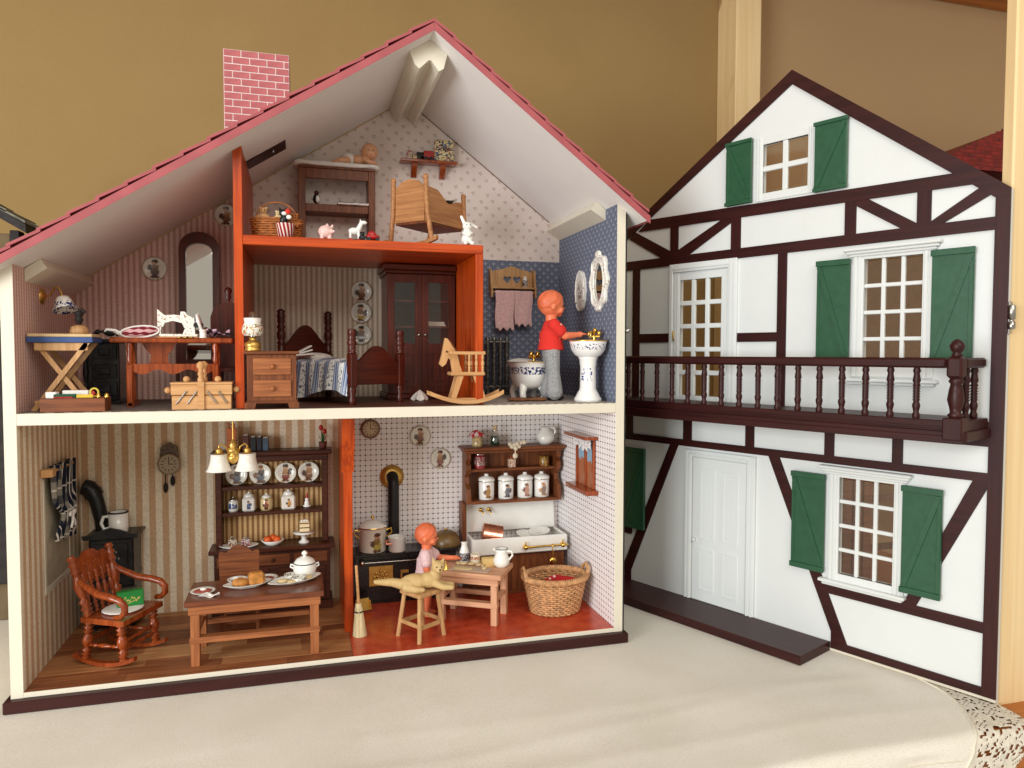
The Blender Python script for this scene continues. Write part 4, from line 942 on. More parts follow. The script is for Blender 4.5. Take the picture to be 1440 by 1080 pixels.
fpipe=ob('flue_pipe',pp,m_black,rg); ob('flange',MB().ring((-1.65,2.55,19.5),(-1.65,2.15,19.5),[(0,2.0),(.3,2.0),(.6,1.6),(.8,1.55),(1,1.0)],26,False),m_brass,fpipe)
RT=F+8.2
pmk=fig_mat('pot_print',(228,222,206),[(204,186,80),(80,54,44),(150,120,70)],.5,1.75,1.75,seed=9)
po=thing('stock_pot','tall white lidded pot with gilt handles and printed figure on the range','pot',(43.9,21.3,RT))
ob('pot',MB().lathe([(0,0),(2.1,0),(2.2,.2),(2.2,3.8),(2.3,3.9),(0,3.9)],n=28),pmk,po); ob('lid',MB().lathe([(2.34,3.92),(2.3,4.1),(1.2,4.75),(.2,4.9),(0,4.9)],n=28),m_porc,po)
ob('gilt_line',MB().lathe([(2.33,3.85),(2.38,3.93),(2.33,4.02)],n=28),m_gold,po); ob('knob',MB().ring((0,0,4.9),(0,0,5.7),[(0,.12),(.4,.14),(.6,.3),(.9,.25),(1,.05)],10),m_gold,po)
for sgn in (-1,1): ob('handle',MB().tube([(sgn*2.15,-.3,3.3),(sgn*2.9,-.35,3.6),(sgn*3.0,-.35,2.9),(sgn*2.2,-.3,2.2)],.16,8),m_gold,po)
sp=thing('saucepan','small white saucepan with brown handle on the range','saucepan',(47.6,19.9,RT)); ob('pan',MB().lathe([(0,0),(1.2,0),(1.38,.2),(1.4,2.3),(1.48,2.4),(1.38,2.42),(1.28,2.2),(1.22,.2),(0,.15)]),m_porc,sp); ob('handle',MB().tube([(-1.35,-.5,1.9),(-1.9,-.9,1.9),(-1.8,-1.1,1.5),(-.9,-1.15,1.5)],.16,8),m_copper,sp)
cp_=MB().at((0,0,1.25),0,0,62); cp_.lathe([(0,0),(1.4,0),(1.7,.3),(1.75,1.1),(1.68,1.1),(1.6,.4),(1.35,.12),(0,.12)])
one('copper_pan',cp_,m_copper,'copper pan tipped on its side behind the doll on the range','pan',(51.6,21.4,RT))
dm=thing('dish_cover','olive brown domed dish cover on the right end of the range','dish cover',(56.0,22.0,RT)); ob('dome',MB().lathe([(2.45,0),(2.5,.1),(2.35,.9),(1.8,1.75),(1.0,2.25),(0,2.4)]),paint('olive_glaze',(122,92,50),.35,.2),dm); ob('knob',MB().sph((0,0,2.55),.25),m_brass,dm)
# broom and dustpan
br=thing('broom','short straw broom leaning against the orange partition','broom',(40.75,7.0,F))
ob('bristles',MB().ring((0,0,0),(-.18,.15,4.6),[(0,.95),(.15,.9),(.5,.72),(.78,.55),(.86,.5),(1,.42)],16),m_straw,br)
st_=MB(); random.seed(2)
for i in range(46):
    a=random.random()*6.28; k=random.uniform(.75,1.02); st_.cyl((.97*k*math.cos(a),.97*k*math.sin(a),.0),(.5*math.cos(a)-.15,.5*math.sin(a)+.1,4.0),.035,.03,n=4)
ob('straws',st_,m_straw,br); ob('binding',MB().lathe([(.6,0),(.62,.12),(.6,.24)],(-.13,.11,3.3),16),m_black,br); ob('stick',MB().cyl((-.15,.13,4.3),(-.42,.62,9.9),.22,.2),m_beech,br)
one('dustpan',MB().at((0,0,.0),20,-20).box(-1.1,1.1,-.1,.1,0,1.9,b=.05).box(-1.1,-.95,-.6,-.1,0,1.5,b=.03).box(.95,1.1,-.6,-.1,0,1.5,b=.03),m_brass,'small brass dustpan on the floor behind the broom','dustpan',(42.0,16.0,F+.25))
# stool and cat
so=thing('stool','pale wooden stool with splayed legs carrying the cat','stool',(49.1,4.75,F),32)
part(so,'seat',m_stool,(-2.15,2.15,-2.15,2.15,6.1,6.65),b=.1)
for a in (-1,1):
    for b in (-1,1): ob('leg',MB().tube([(a*2.3,b*2.3,0),(a*1.65,b*1.65,6.1)],.40,4),m_stool,so)
for a in (-1,1):
    ob('stretcher',MB().box(-2.0,2.0,a*2.08-.15,a*2.08+.15,1.7,2.3,b=.05),m_stool,so); ob('stretcher',MB().box(a*2.08-.15,a*2.08+.15,-2.0,2.0,1.95,2.5,b=.05),m_stool,so)
ca=thing('cat','tan toy cat lying stretched out on the pale stool','cat',(49.2,4.6,F+6.65),-3)
cm=MB()
cm.sph((-.9,0,1.15),(2.2,1.25,1.15)).sph((.9,0,1.25),(1.7,1.05,1.15)).sph((-1.9,-.2,.95),(1.25,1.25,.95)).sph((1.9,.05,1.9),(.85,.8,1.15))
cm.sph((2.3,-.25,3.15),(1.0,.95,.92)).sph((2.4,-1.0,2.85),(.48,.42,.38)).cyl((1.75,-.2,3.7),(1.5,-.15,4.55),.38,.05).cyl((2.85,-.3,3.7),(3.15,-.3,4.5),.38,.05)
cm.limb([(1.8,-.5,.9),(2.9,-1.0,.42),(4.1,-1.2,.34)],[.6,.45,.4]).limb([(1.9,.5,.8),(3.2,.3,.42),(4.3,0,.36)],[.55,.42,.4])
cm.limb([(-2.2,-.9,.7),(-.9,-1.45,.42),(.0,-1.5,.34)],[.75,.5,.36]).limb([(-2.8,0,.9),(-4.1,.1,1.25),(-5.3,.0,1.35),(-6.4,-.1,1.5)],[.75,.62,.5,.36])
organic(ob('body',cm,m_cat,ca),.1,5)
for x in (1.98,2.68): ob('eye',MB().sph((x,-1.12,3.32),.11,8,6),m_black,ca)
ob('nose',MB().sph((2.4,-1.42,2.98),.13,8,6),m_black,ca)
# kitchen table with baking things
kt=thing('kitchen_table','small pinkish wooden kitchen table with baking things','table',(57.9,9.9,F),-31)
table(kt,10.6,7.0,7.7,.95,.95,m_tablep,m_tablep,2.6)
KZ=F+7.7; ca_,sa_=math.cos(R(-31)),math.sin(R(-31))
def kp(x,y,z=0): return (58.3+x*ca_-y*sa_,9.7+x*sa_+y*ca_,KZ+z)
one('baking_sheet',MB().box(-3.0,3.2,-1.25,1.25,0,.06,b=.02),paint('floured_board',(206,180,160),.9,.12,scale=150),'floured sheet on the kitchen table','baking sheet',kp(-.6,-1.4),-31)
one('dough',MB().sph((0,0,.0),(1.7,.95,.2),16,6),m_dough,'flat rolled dough on the floured sheet','dough',kp(-1.6,-1.6,.1),-31)
for i,(x,y,r) in enumerate(((-2.2,.3,.7),(-.9,.4,.65),(.4,.2,.55),(1.7,-1.2,.6),(1.1,-.3,.4),(-3.0,.2,.6))):
    one('pastry',MB().sph((0,0,.2),(r,r*.55,.24),10,6),m_dough,('long pastry beside the flat dough','second pastry behind the flat dough','pastry between mug and dough','pastry at the right of the floured sheet','smallest pastry beside the block','pastry under the doll hand')[i],'pastry',kp(x,y,.06),-31+25*i,'pastries on the kitchen table')
mb_=thing('milk_bottle','white bottle with dark blue band on the kitchen table','bottle',kp(-2.6,2.0)); ob('bottle',MB().lathe([(0,0),(.72,0),(.75,.2),(.75,1.5),(.5,2.3),(.42,2.9),(.52,3.0),(.5,3.1),(0,3.1)]),m_porc,mb_); ob('label',MB().lathe([(.76,.3),(.77,.35),(.77,1.45),(.76,1.5)]),print_mat('bottle_label',(60,64,90),[(210,206,200),(24,24,34)],500,.3,None,(.5,.54)),mb_)
one('storage_jar',MB().lathe([(0,0),(.72,0),(.75,.1),(.75,1.55),(.68,1.6),(.66,1.5),(0,1.5)]),print_mat('jar_label',(224,212,186),[(170,96,60)],500,.3,lambda x,y,z:z.gt(.75)*z.lt(1.25),(.42,.46)),'cream pot with brown label on the kitchen table','pot',kp(-.6,1.4))
one('butter_block',MB().at((0,0,0)).prism([(-.75,0),(.75,0),(.78,.8),(.5,1.2),(0,1.35),(-.5,1.2),(-.78,.8)],'x',-1.15,1.15,smooth=False),paint('butter',(222,186,118),.6,.08),'pale yellow rounded block beside the white jug','butter',kp(1.7,1.2),-5)
jg=thing('milk_jug','white jug with dark rim on the kitchen table','jug',kp(3.7,.9),-31)
ob('jug',MB().lathe([(0,0),(.8,0),(1.2,.5),(1.28,1.1),(1.0,1.8),(.85,2.3),(1.0,2.8),(.92,2.8),(.78,2.3),(.9,1.8),(0,1.2)]),m_porc,jg); ob('spout',MB().sph((-.95,-.1,2.65),(.4,.45,.28),10,6),m_porc,jg)
ob('handle',MB().tube([(.85,0,2.5),(1.6,0,2.5),(1.75,0,1.9),(1.2,0,1.2)],.16,8),m_porc,jg); ob('rim',MB().lathe([(.98,2.76),(1.04,2.83),(.95,2.86)]),m_black,jg)
one('hand_bell',MB().lathe([(.5,0),(.48,.1),(.3,.35),(.22,.6),(.08,.7),(.08,.95),(.14,1.05),(.06,1.2),(0,1.22)]),m_gold,'tiny gold bell at the left corner of the kitchen table','bell',kp(-4.0,-2.4))
# dolls
def doll(name,label,loc,rz,k,armL,armR,shirt,legs,legmat,feet,pose=0):
    t=thing(name,label,'doll',loc,rz); b=MB(); b.T=Matrix.Scale(k,4)
    b.sph((0,.15,14.6),(1.78,1.95,1.95),20,14).sph((0,-.6,13.85),(1.35,1.2,1.2),16,10).sph((0,-1.78,13.85),(.22,.3,.2),10,6)
    for sx in (-1,1): b.sph((sx*.75,-1.15,13.5),(.62,.5,.52),10,7).sph((sx*1.75,.1,14.0),(.22,.4,.5),8,6)
    b.sph((0,-1.2,12.95),(.5,.42,.35),10,6).sph((0,-1.52,13.3),(.38,.2,.14),10,6)
    b.cyl((0,.1,11.6),(0,.05,13.2),.85,.9)
    b.sph((0,.1,10.3),(1.75,1.2,2.0),16,10).sph((0,.1,8.3),(1.6,1.25,1.4),16,10)
    for sx in (-1,1): b.limb([(sx*.85,.1,7.6),(sx*.92,-.05,4.2),(sx*.92,.15,.9)],[1.1,.85,.6]).sph((sx*.95,-.45,.42),(.62,1.15,.42),12,7)
    hand=[]
    for sx,arm in ((-1,armL),(1,armR)):
        s_,e_,h_=[Vector(q) for q in arm]; b.limb([s_,e_,h_],[.72,.6,.42])
        d=(h_-e_).normalized(); side=Vector((0,0,1)).cross(d).normalized() if abs(d.z)<.8 else Vector((1,0,0)); nrm=d.cross(side)
        pc=h_+d*.55; b.limb([h_,pc],[.42,.46])
        for q in range(4):
            o_=side*(q-1.5)*.27; L=(.75,.9,.85,.65)[q]; b.limb([pc+o_,pc+o_*1.1+d*L*.6+nrm*.04,pc+o_*1.12+d*L-nrm*.10],[.17,.16,.13],6)
        b.limb([h_+d*.2+side*-.4*sx,h_+d*.5+side*-.75*sx,h_+d*.85+side*-.8*sx],[.2,.18,.14],6)
    body=organic(ob('body',b,m_skin,t),.085*k+.01,4)
    for sx in (-1,1): ob('eye',MB().sph((sx*.62*k,-1.72*k,14.15*k),(.2*k,.1*k,.13*k),8,6),m_black,t)
    def hair(u,v):
        a=2*PI*u; fr=max(0,-math.sin(a)); lim=2.05-.95*fr**1.5; th=lim*v; w=1.035+.022*math.sin(7*a+9*th+2*math.sin(3*th))*min(1,th*2)-(.06 if v>.97 else 0)
        return (1.78*k*w*math.sin(th)*math.cos(a),(.15+1.95*w*math.sin(th)*math.sin(a))*k,(14.6+1.95*w*math.cos(th))*k)
    ob('hair',MB().grid(hair,64,18,True),m_hair,t)
    ob('mouth',MB().sph((0,-1.68*k,13.28*k),(.28*k,.08*k,.06*k),8,5),paint('doll_lip',(196,60,52),.5,.05),t)
    s2=MB(); s2.T=Matrix.Scale(k,4); s2.sph((0,.1,10.4),(1.95,1.42,1.75),18,10).ring((0,.1,7.6),(0,.1,10.4),[(0,2.05),(.3,1.85),(1,1.7)],20).sph((0,.1,11.5),(1.5,1.1,.75),14,8)
    for arm in (armL,armR):
        a,e_=Vector(arm[0]),Vector(arm[1]); s2.limb([a*1.0,a.lerp(e_,.55)],[.98,.98])
    organic(ob('shirt',s2,shirt,t),.12*k,4)
    l2=MB(); l2.T=Matrix.Scale(k,4); l2.sph((0,.12,8.0),(1.78,1.4,1.2),16,9)
    if legs=='long':
        for sx in (-1,1): l2.limb([(sx*.85,.1,7.4),(sx*.95,-.12,4.2),(sx*1.02,.25*sx,1.3)],[1.25,.98,1.3])
        l2.sph((0,.1,7.0),(1.7,1.3,1.0),14,8)
    else:
        for sx in (-1,1): l2.limb([(sx*.85,.1,7.4),(sx*.95,0,5.9)],[1.3,1.3])
    organic(ob('trousers',l2,legmat,t),.12*k,3)
    if feet:
        for sx in (-1,1): ob('shoe',MB().sph((sx*.97*k,-.45*k,.45*k),(.72*k,1.3*k,.45*k),14,8),feet,t)
    return t
def dotcloth():
    M=Mat('red_dotted_cloth',.9); v=M.t.nodes.new('ShaderNodeTexVoronoi'); v.inputs['Scale'].default_value=70; M.t.links.new(M.vec,v.inputs['Vector']); d=X(M.t,v.outputs['Distance']).lt(.13)
    M.base(M.mix(d,lin((212,44,34)),lin((236,214,196)))); M.bump(M.noise(900,2),.4,.02); return M.m
def marl():
    M=Mat('grey_marl',.95); n=M.noise(520,4,M.vecs(1,1,2.2),rough=.7); M.base(M.mix(n.ss(.36,.64),lin((112,112,114)),lin((172,172,170)))); M.bump(n,.5,.03); return M.m
m_dots=dotcloth()
doll('doll','vinyl doll in pale pink shirt baking at the kitchen table',(51.2,12.2,F),72,.86,[(-1.6,0,11.3),(-2.0,-.2,8.9),(-1.9,-1.0,6.9)],[(1.6,0,11.3),(1.9,-2.0,9.9),(1.9,-4.4,9.9)],m_pinkcloth,'short',m_pinkcloth,None)
doll('doll','vinyl doll in red dotted shirt and grey trousers washing hands at the basin',(69.4,7.4,U),84,1.0,[(-1.65,0,11.3),(-1.75,-1.7,9.7),(-1.3,-3.6,9.9)],[(1.65,0,11.3),(1.8,-1.6,9.5),(1.3,-3.4,9.8)],m_dots,'long',marl(),m_black)
# sink dresser
sk=thing('sink_unit','brown kitchen dresser with white ceramic sink and shelves','sink unit',(67.55,0,F))
part(sk,'cupboard',m_walnut,(-8.2,8.2,18.6,24.35,0,7.0),b=.08)
for a in (-4.1,4.1):
    d_=part(sk,'cupboard_door',m_walnut,(a-3.9,a+3.9,18.4,18.6,.6,6.6),b=.08); part(d_,'door_panel',m_walnut,(a-2.9,a+2.9,18.25,18.4,1.5,5.7),b=.1)
sb=MB(); sx0,sx1,sy0,sy1,sz0,sz1=-8.2,8.3,17.3,24.0,7.0,9.7
sb.box(sx0,sx1,sy0,sy0+.6,sz0,sz1,b=.2).box(sx0,sx0+.6,sy0+.6,sy1,sz0,sz1,b=.15).box(sx1-.6,sx1,sy0+.6,sy1,sz0,sz1,b=.15).box(sx0+.6,sx1-.6,sy0+.6,sy1,sz0,sz0+.5,b=.05)
bas=ob('basin',sb,m_porc,sk)
ob('splashback',MB().prism([(23.0,9.71),(23.5,14.6),(23.6,14.9),(24.3,14.9),(24.3,9.71)],'x',-8.1,7.9),m_porc,sk)
for a in (-5.4,-4.0):
    ob('tap',MB().cyl((a,23.4,13.3),(a,22.9,13.3),.28).sph((a,22.9,13.5),.3).tube([(a,22.9,13.3),(a+.3,22.5,13.2),(a+.35,22.3,12.7)],.13,8),m_gold,sk)
ra=ob('rail',MB().cyl((.3,16.8,8.1),(8.2,16.8,8.1),.16),m_gold,sk)
for a in (.8,7.3): ob('rail_bracket',MB().cyl((a,17.4,8.1),(a,16.7,8.1),.4).sph((a,16.7,8.1),.42).cyl((a,16.8,8.1),(a,16.8,9.0),.15,.1),m_gold,ra)
ladle=thing('ladle','little gold ladle hanging from the sink rail','ladle',(67.55+5.4,16.62,F+8.25)); ob('shaft',MB().tube([(0,.2,.05),(0,0,.1),(0,-.1,-.3),(0,0,-2.2)],.1,6),m_gold,ladle); ob('bowl',MB().sph((0,-.1,-2.7),(.65,.3,.65),12,8),m_gold,ladle)
scal=[(24.3,14.9),(20.6,14.9),(20.6,16.2),(20.9,17.4),(22.0,18.2),(22.3,19.2),(21.4,19.9),(20.9,20.6),(20.9,21.4),(21.5,21.8),(20.9,22.4),(20.8,23.4),(24.3,23.4)]
for a in (-8.3,7.55): ob('side',MB().prism(scal,'x',a,a+.75),m_walnut,sk)
for z,y0 in ((14.91,20.3),(20.1,21.6)): part(sk,'shelf',m_walnutx,(-7.54,7.54,y0,24.2,z,z+.5),b=.06)
part(sk,'cornice',m_walnutx,(-9.0,8.9,19.7,24.35,23.9,24.4),(-8.6,8.5,20.2,24.35,23.42,23.89),b=.15)
part(sk,'stile',m_walnut,(-8.85,-8.15,21.5,24.3,7.0,14.9),b=.05)
for i in range(8): part(sk,'backboard',m_walnut,(-7.54+i*1.885,-7.54+(i+1)*1.885-.04,24.1,24.32,15.42,23.4),b=.04)
ZT=F+24.4; Z1=F+15.41; Z2=F+20.6
jj=thing('jar','glass jar with red and white cloth lid on the sink shelf top','jar',(61.4,22.2,ZT)); ob('glass',MB().lathe([(0,0),(.85,0),(.88,.1),(.88,1.8),(0,1.8)]),paint('beans',(226,196,140),.25,.25,scale=300,coat=.6),jj)
cl=MB()
cl.grid(lambda u,v:((lambda a,k:((.2+1.25*k)*math.cos(a),(.2+1.25*k)*math.sin(a),2.75-1.05*k**1.6+.14*math.sin(9*a)*k))(2*PI*u,v)),36,8,True)
def gingham():
    M=Mat('red_gingham',.9); x,y,z=M.xyz(); n=M.noise(500,2); f=((x*4.5).sin()*(y*4.5).sin()+(n-.5)*2).gt(-.1); M.base(M.mix(f,lin((226,206,204)),lin((186,34,42)))); return M.m
m_ging=gingham(); ob('cloth_lid',cl,m_ging,jj)
bo=thing('bottle','small corked bottle of dark green on the sink shelf top','bottle',(64.5,22.2,ZT)); ob('glass',MB().lathe([(0,0),(.8,0),(.85,.1),(.85,1.7),(.6,2.1),(.35,2.3),(.33,2.9),(.4,3.0),(0,3.0)]),m_jar,bo); ob('contents',MB().lathe([(0,.1),(.78,.12),(.78,1.6),(0,1.7)]),m_darkgreen,bo); ob('cork',MB().cyl((0,0,2.6),(0,0,3.4),.3,.36),m_tan,bo)
ga=MB(); 
for i,(x,z) in enumerate(((-1.2,.75),(-.5,.6),(0,.8),(.6,.95),(1.2,1.05),(-.3,.05),(.3,.35),(-.9,.35))): ga.sph((x,-.1*(i%3),z),(.42,.38,.38),10,7)
ga.sph((-.35,-.1,-1.2),(.45,.42,.5),10,7).tube([(-.3,-.1,0),(-.35,-.1,-.9)],.1,6)
one('garlic_string',ga,paint('garlic',(228,214,188),.6,.1),'string of white garlic bulbs hanging from the sink dresser cornice','garlic',(67.6,19.5,ZT-.25))
pi_=thing('pitcher','squat cream white pitcher on the right of the sink dresser top','pitcher',(73.4,22.0,ZT)); ob('body',MB().lathe([(0,0),(1.0,0),(1.45,.6),(1.55,1.2),(1.2,2.0),(.75,2.5),(.8,3.0),(.72,3.0),(.66,2.4),(0,2.3)]),m_porc,pi_); ob('handle',MB().tube([(.7,-.1,2.9),(1.5,-.2,2.8),(1.75,-.2,2.1),(1.3,-.15,1.5)],.2,8),m_porc,pi_)
ti=thing('tin','red and grey tin on the upper sink shelf','tin',(61.9,22.6,Z2)); ob('can',MB().lathe([(0,0),(.98,0),(1.0,.1),(1.0,2.5),(0,2.5)]),print_mat('tin_print',(142,32,40),[(70,64,70),(190,160,150)],330,.35,lambda x,y,z:z.gt(.5)*z.lt(2.0),(.5,.54)),ti); ob('lid',MB().lathe([(1.04,2.35),(1.05,2.6),(.9,2.65),(0,2.65)]),m_steel,ti)
sj=thing('spice_box','small white and brown spice box in the middle of the upper sink shelf','box',(67.5,22.4,Z2)); part(sj,'box',print_mat('spice_print',(222,206,180),[(176,70,50),(120,80,50)],500,.4,None,(.54,.57)),(-.6,.6,-.45,.45,0,1.4)); ob('lid',MB().cyl((0,0,1.4),(0,0,1.75),.45),m_cherry,sj)
one('tin',MB().lathe([(0,0),(.8,0),(.82,.08),(.82,1.6),(.76,1.65),(0,1.6)]),print_mat('green_tin_print',(70,96,40),[(200,170,60),(176,60,40)],420,.35,None,(.52,.55)),'small green and yellow tin at the right of the upper sink shelf','tin',(73.4,22.6,Z2))
figs=[[(176,128,60),(120,76,40)],[(110,110,118),(50,48,54)],[(206,150,130),(120,80,70)],[(150,120,110),(206,150,100)]]
lbs=('yellow brown girl','grey figure','pale pink figure','grey and orange figure')
for i,x in enumerate((63.0,66.4,69.8,72.8)):
    f=lambda x,y,z:y.lt(-.45)*z.gt(.25)*z.lt(2.6)*x.ab().lt(.62)
    t=thing('canister','white lidded canister with '+lbs[i]+', '+('first','second','third','fourth')[i]+' from left above the sink','canister',(x,22.2,Z1),0,'canisters above the sink')
    ob('body',MB().lathe([(0,0),(1.25,0),(1.3,.1),(1.3,3.0),(1.22,3.1),(0,3.1)],n=26),fig_mat('canister_print_%d'%i,(234,230,222),figs[i]+[figs[i][0]],0,1.45,1.25,seed=20+i),t)
    ob('lid',MB().lathe([(1.38,3.05),(1.4,3.25),(1.25,3.6),(.7,3.85),(.35,3.9),(.36,4.2),(.3,4.28),(0,4.28)],n=26),m_porc,t); ob('silver_line',MB().lathe([(1.36,3.0),(1.42,3.08),(1.38,3.16)],n=26),m_steel,t)
cpt=MB().at((0,0,1.3),-8,0,101); cpt.lathe([(0,-1.7),(1.4,-1.7),(1.5,-1.6),(1.5,1.5),(1.56,1.55),(1.42,1.56),(1.4,-1.4),(0,-1.5)],n=30)
one('copper_pot',cpt,m_copper,'shiny copper pot tipped in the white sink','pot',(63.4,19.7,F+8.75))
for i,(x,y,z,ry) in enumerate(((69.6,20.4,9.2,4),(72.0,20.8,9.5,-6))): 
    o=plate('sink_plate',('left','right')[i]+' white plate lying across the sink',1.85,(x,y,F+z),(8,ry,0),m_porc,'plates in the sink')
# wicker laundry basket
bk=thing('wicker_basket','woven wicker laundry basket on the red kitchen floor','basket',(70.75,9.2,F))
def rad(z): t=z/5.7; return 3.7+1.25*t,3.1+1.0*t
wv=MB()
for r_ in range(15):
    z=.25+r_*.34; a_,b_=rad(z); N=96; ph=(r_%2)*PI
    wv.tube([((a_+.13*math.sin(i/N*2*PI*24+ph))*math.cos(i/N*2*PI),(b_+.13*math.sin(i/N*2*PI*24+ph))*math.sin(i/N*2*PI),z) for i in range(N)],.17,5,closed=True)
ws=ob('weave',wv,m_wick,bk)
for i in range(24):
    a=2*PI*(i+.5)/24; p0=rad(0);p1=rad(5.4); ob('stake',MB().tube([(p0[0]*math.cos(a),p0[1]*math.sin(a),0.05),(p1[0]*math.cos(a),p1[1]*math.sin(a),5.4)],.14,5),m_wick,bk)
a_,b_=rad(5.6)
for ph in range(3):
    ob('rim_braid',MB().tube([((a_+.32*math.cos(i/160*2*PI*26+ph*2.09))*math.cos(i/160*2*PI),(b_+.32*math.cos(i/160*2*PI*26+ph*2.09))*math.sin(i/160*2*PI),5.45+.32*math.sin(i/160*2*PI*26+ph*2.09)) for i in range(160)],.2,6,closed=True),m_wick,bk)
for sgn in (-1,1):
    for k in range(2): ob('handle',MB().tube([(sgn*(a_-.1+k*.25),-1.3,5.3),(sgn*(a_+.1+k*.2),-1.0,6.5+.1*k),(sgn*(a_+.15),0,7.0+.15*k),(sgn*(a_+.1+k*.2),1.0,6.5),(sgn*(a_-.1),1.3,5.3)],.2,7),m_wick,bk)
ob('bottom',MB().prism([(3.65*math.cos(2*PI*i/30),3.05*math.sin(2*PI*i/30)) for i in range(30)],'z',.02,.25),m_wick,bk)
ba=MB().grid(lambda u,v:((u-.5)*6.2+.2*math.sin(v*8),(v-.5)*4.2,4.5+.35*math.sin(u*7+v*4)+.3*math.sin(v*11+u*3)),26,18)
def band():
    M=Mat('red_bandana',.9); v=M.t.nodes.new('ShaderNodeTexVoronoi'); v.inputs['Scale'].default_value=85; M.t.links.new(M.vec,v.inputs['Vector']); d=X(M.t,v.outputs['Distance']).lt(.2); M.base(M.mix(d,lin((176,22,24)),lin((226,190,180)))); return M.m
one('red_cloth',ba,band(),'red cloth with white spots lying in the wicker basket','cloth',(70.75,9.2,F))
pl=ob('cloth_pile',MB().sph((0,0,2.2),(3.4,2.8,2.0),16,9),m_whitecloth,None,(70.75,9.2,F)); tag(pl,'white laundry under the red cloth in the wicker basket','laundry')
# window on the right wall
kw=thing('wall_window_frame','reddish wooden window frame with lace valance on the kitchen side wall','window frame',(W-T-.04,0,0))
part(kw,'header',m_cherry,(-2.2,0,6.2,15.8,28.9,29.4),b=.08); part(kw,'sill',m_cherry,(-2.0,0,6.0,15.4,20.4,21.1),b=.1)
for a in (7.2,10.5,14.2): part(kw,'upright',m_cherry,(-.5,0,a,a+.5,21.1,28.9),b=.08)
def viewm():
    M=Mat('window_view_print',.4); n=M.noise(90,4); x,y,z=M.xyz(); c=M.mix((z-25.2+n*3-1.5).gt(0),lin((176,110,76)),lin((150,186,210))); c=M.mix(n.ss(.55,.7)*.5,c,lin((120,80,50))); M.base(c); return M.m
part(kw,'view_print',viewm(),(-.12,-.02,7.9,14.3,21.1,28.9),b=.01)
lv=MB().grid(lambda u,v:(-1.0+.12*math.sin(u*40),6.9+8.1*u,28.9-(1.7+.35*math.cos(u*2*PI*5))*v),60,5); ob('valance',lv,print_mat('lace_valance',(224,220,216),[(150,150,156)],500,.9,None,(.56,.6)),kw)
# ---------------------------------------------------------------- SEWING ROOM
sc_=thing('wall_sconce','brass wall lamp with blue decorated white bell shade on the left wall','lamp',(T+.04,9.6,49.3))
ob('wall_plate',MB().ring((0,0,0),(.5,0,0),[(0,1.0),(.4,.95),(.7,.5),(1,.3)],18),m_brass,sc_)
ob('arm',MB().tube([(.4,0,0),(1.2,-.6,.1),(1.5,-.9,.7),(1.9,-1.3,1.1),(2.5,-1.9,1.0),(2.9,-2.3,.3),(3.0,-2.4,-.3)],.11,8),m_brass,sc_)
ob('shade',MB().at((3.0,-2.4,-.2),0,-14,-14).lathe([(.3,0),(.75,-.1),(1.0,-.7),(1.15,-1.3),(1.5,-1.75),(1.42,-1.75),(1.05,-1.3),(.9,-.7),(.3,-.2)]),print_mat('blue_onion_shade',(238,234,226),[(30,44,110)],300,.15,lambda x,y,z:z.lt(-.6),(.5,.54)),sc_)
it=thing('folding_table','folding table with blue edged top and crossed pine legs by the left wall','table',(5.2,5.4,U))
part(it,'table_top',m_bluecl,(-3.7,3.4,-2.2,2.2,8.3,8.95),b=.05); part(it,'table_surface',m_tan,(-3.65,3.35,-2.15,2.15,8.96,9.35),b=.08); part(it,'apron',m_stool,(-3.0,2.8,-1.9,-1.5,7.3,8.29),b=.05)
for yv,k in ((-1.75,1),(1.75,1)):
    for a,b,dy in ((-3.2,2.7,0),(2.9,-2.9,.32)):
        d=Vector((b-a,0,8.2)).normalized(); n_=Vector((d.z,0,-d.x))*.42
        ob('leg',MB().prism([(a-n_.x,0),(a+n_.x,0),(b+n_.x,8.25),(b-n_.x,8.25)],'y',yv+dy-.15,yv+dy+.15),m_stool,it)
part(it,'brace',m_stool,(-3.2,-2.7,-1.6,1.6,.8,1.2),b=.05)
gm=thing('coffee_mill','small wooden coffee mill with dark crank on the folding table','coffee mill',(6.5,5.8,U+9.35)); ob('body',MB().lathe([(0,0),(1.05,0),(1.05,.4),(.9,.9),(.4,1.15),(0,1.15)]),m_stool,gm); ob('crank',MB().ring((0,0,1.1),(0,0,2.9),[(0,.25),(.2,.3),(.3,.45),(.45,.5),(.55,.3),(.7,.5),(.9,.55),(1,.2)],12).tube([(0,0,2.9),(.4,0,3.1),(.7,0,2.7)],.2,8),m_dark,gm)
ty=thing('sewing_tray','open brown wooden tray full of haberdashery on the sewing room floor','tray',(7.0,2.2,U))
part(ty,'tray',m_walnutx,(-3.5,3.4,-1.5,-1.25,0,1.65),(-3.5,3.4,1.25,1.5,0,1.65),(-3.5,-3.25,-1.25,1.25,0,1.65),(3.15,3.4,-1.25,1.25,0,1.65),(-3.25,3.15,-1.25,1.25,0,.3),b=.04)
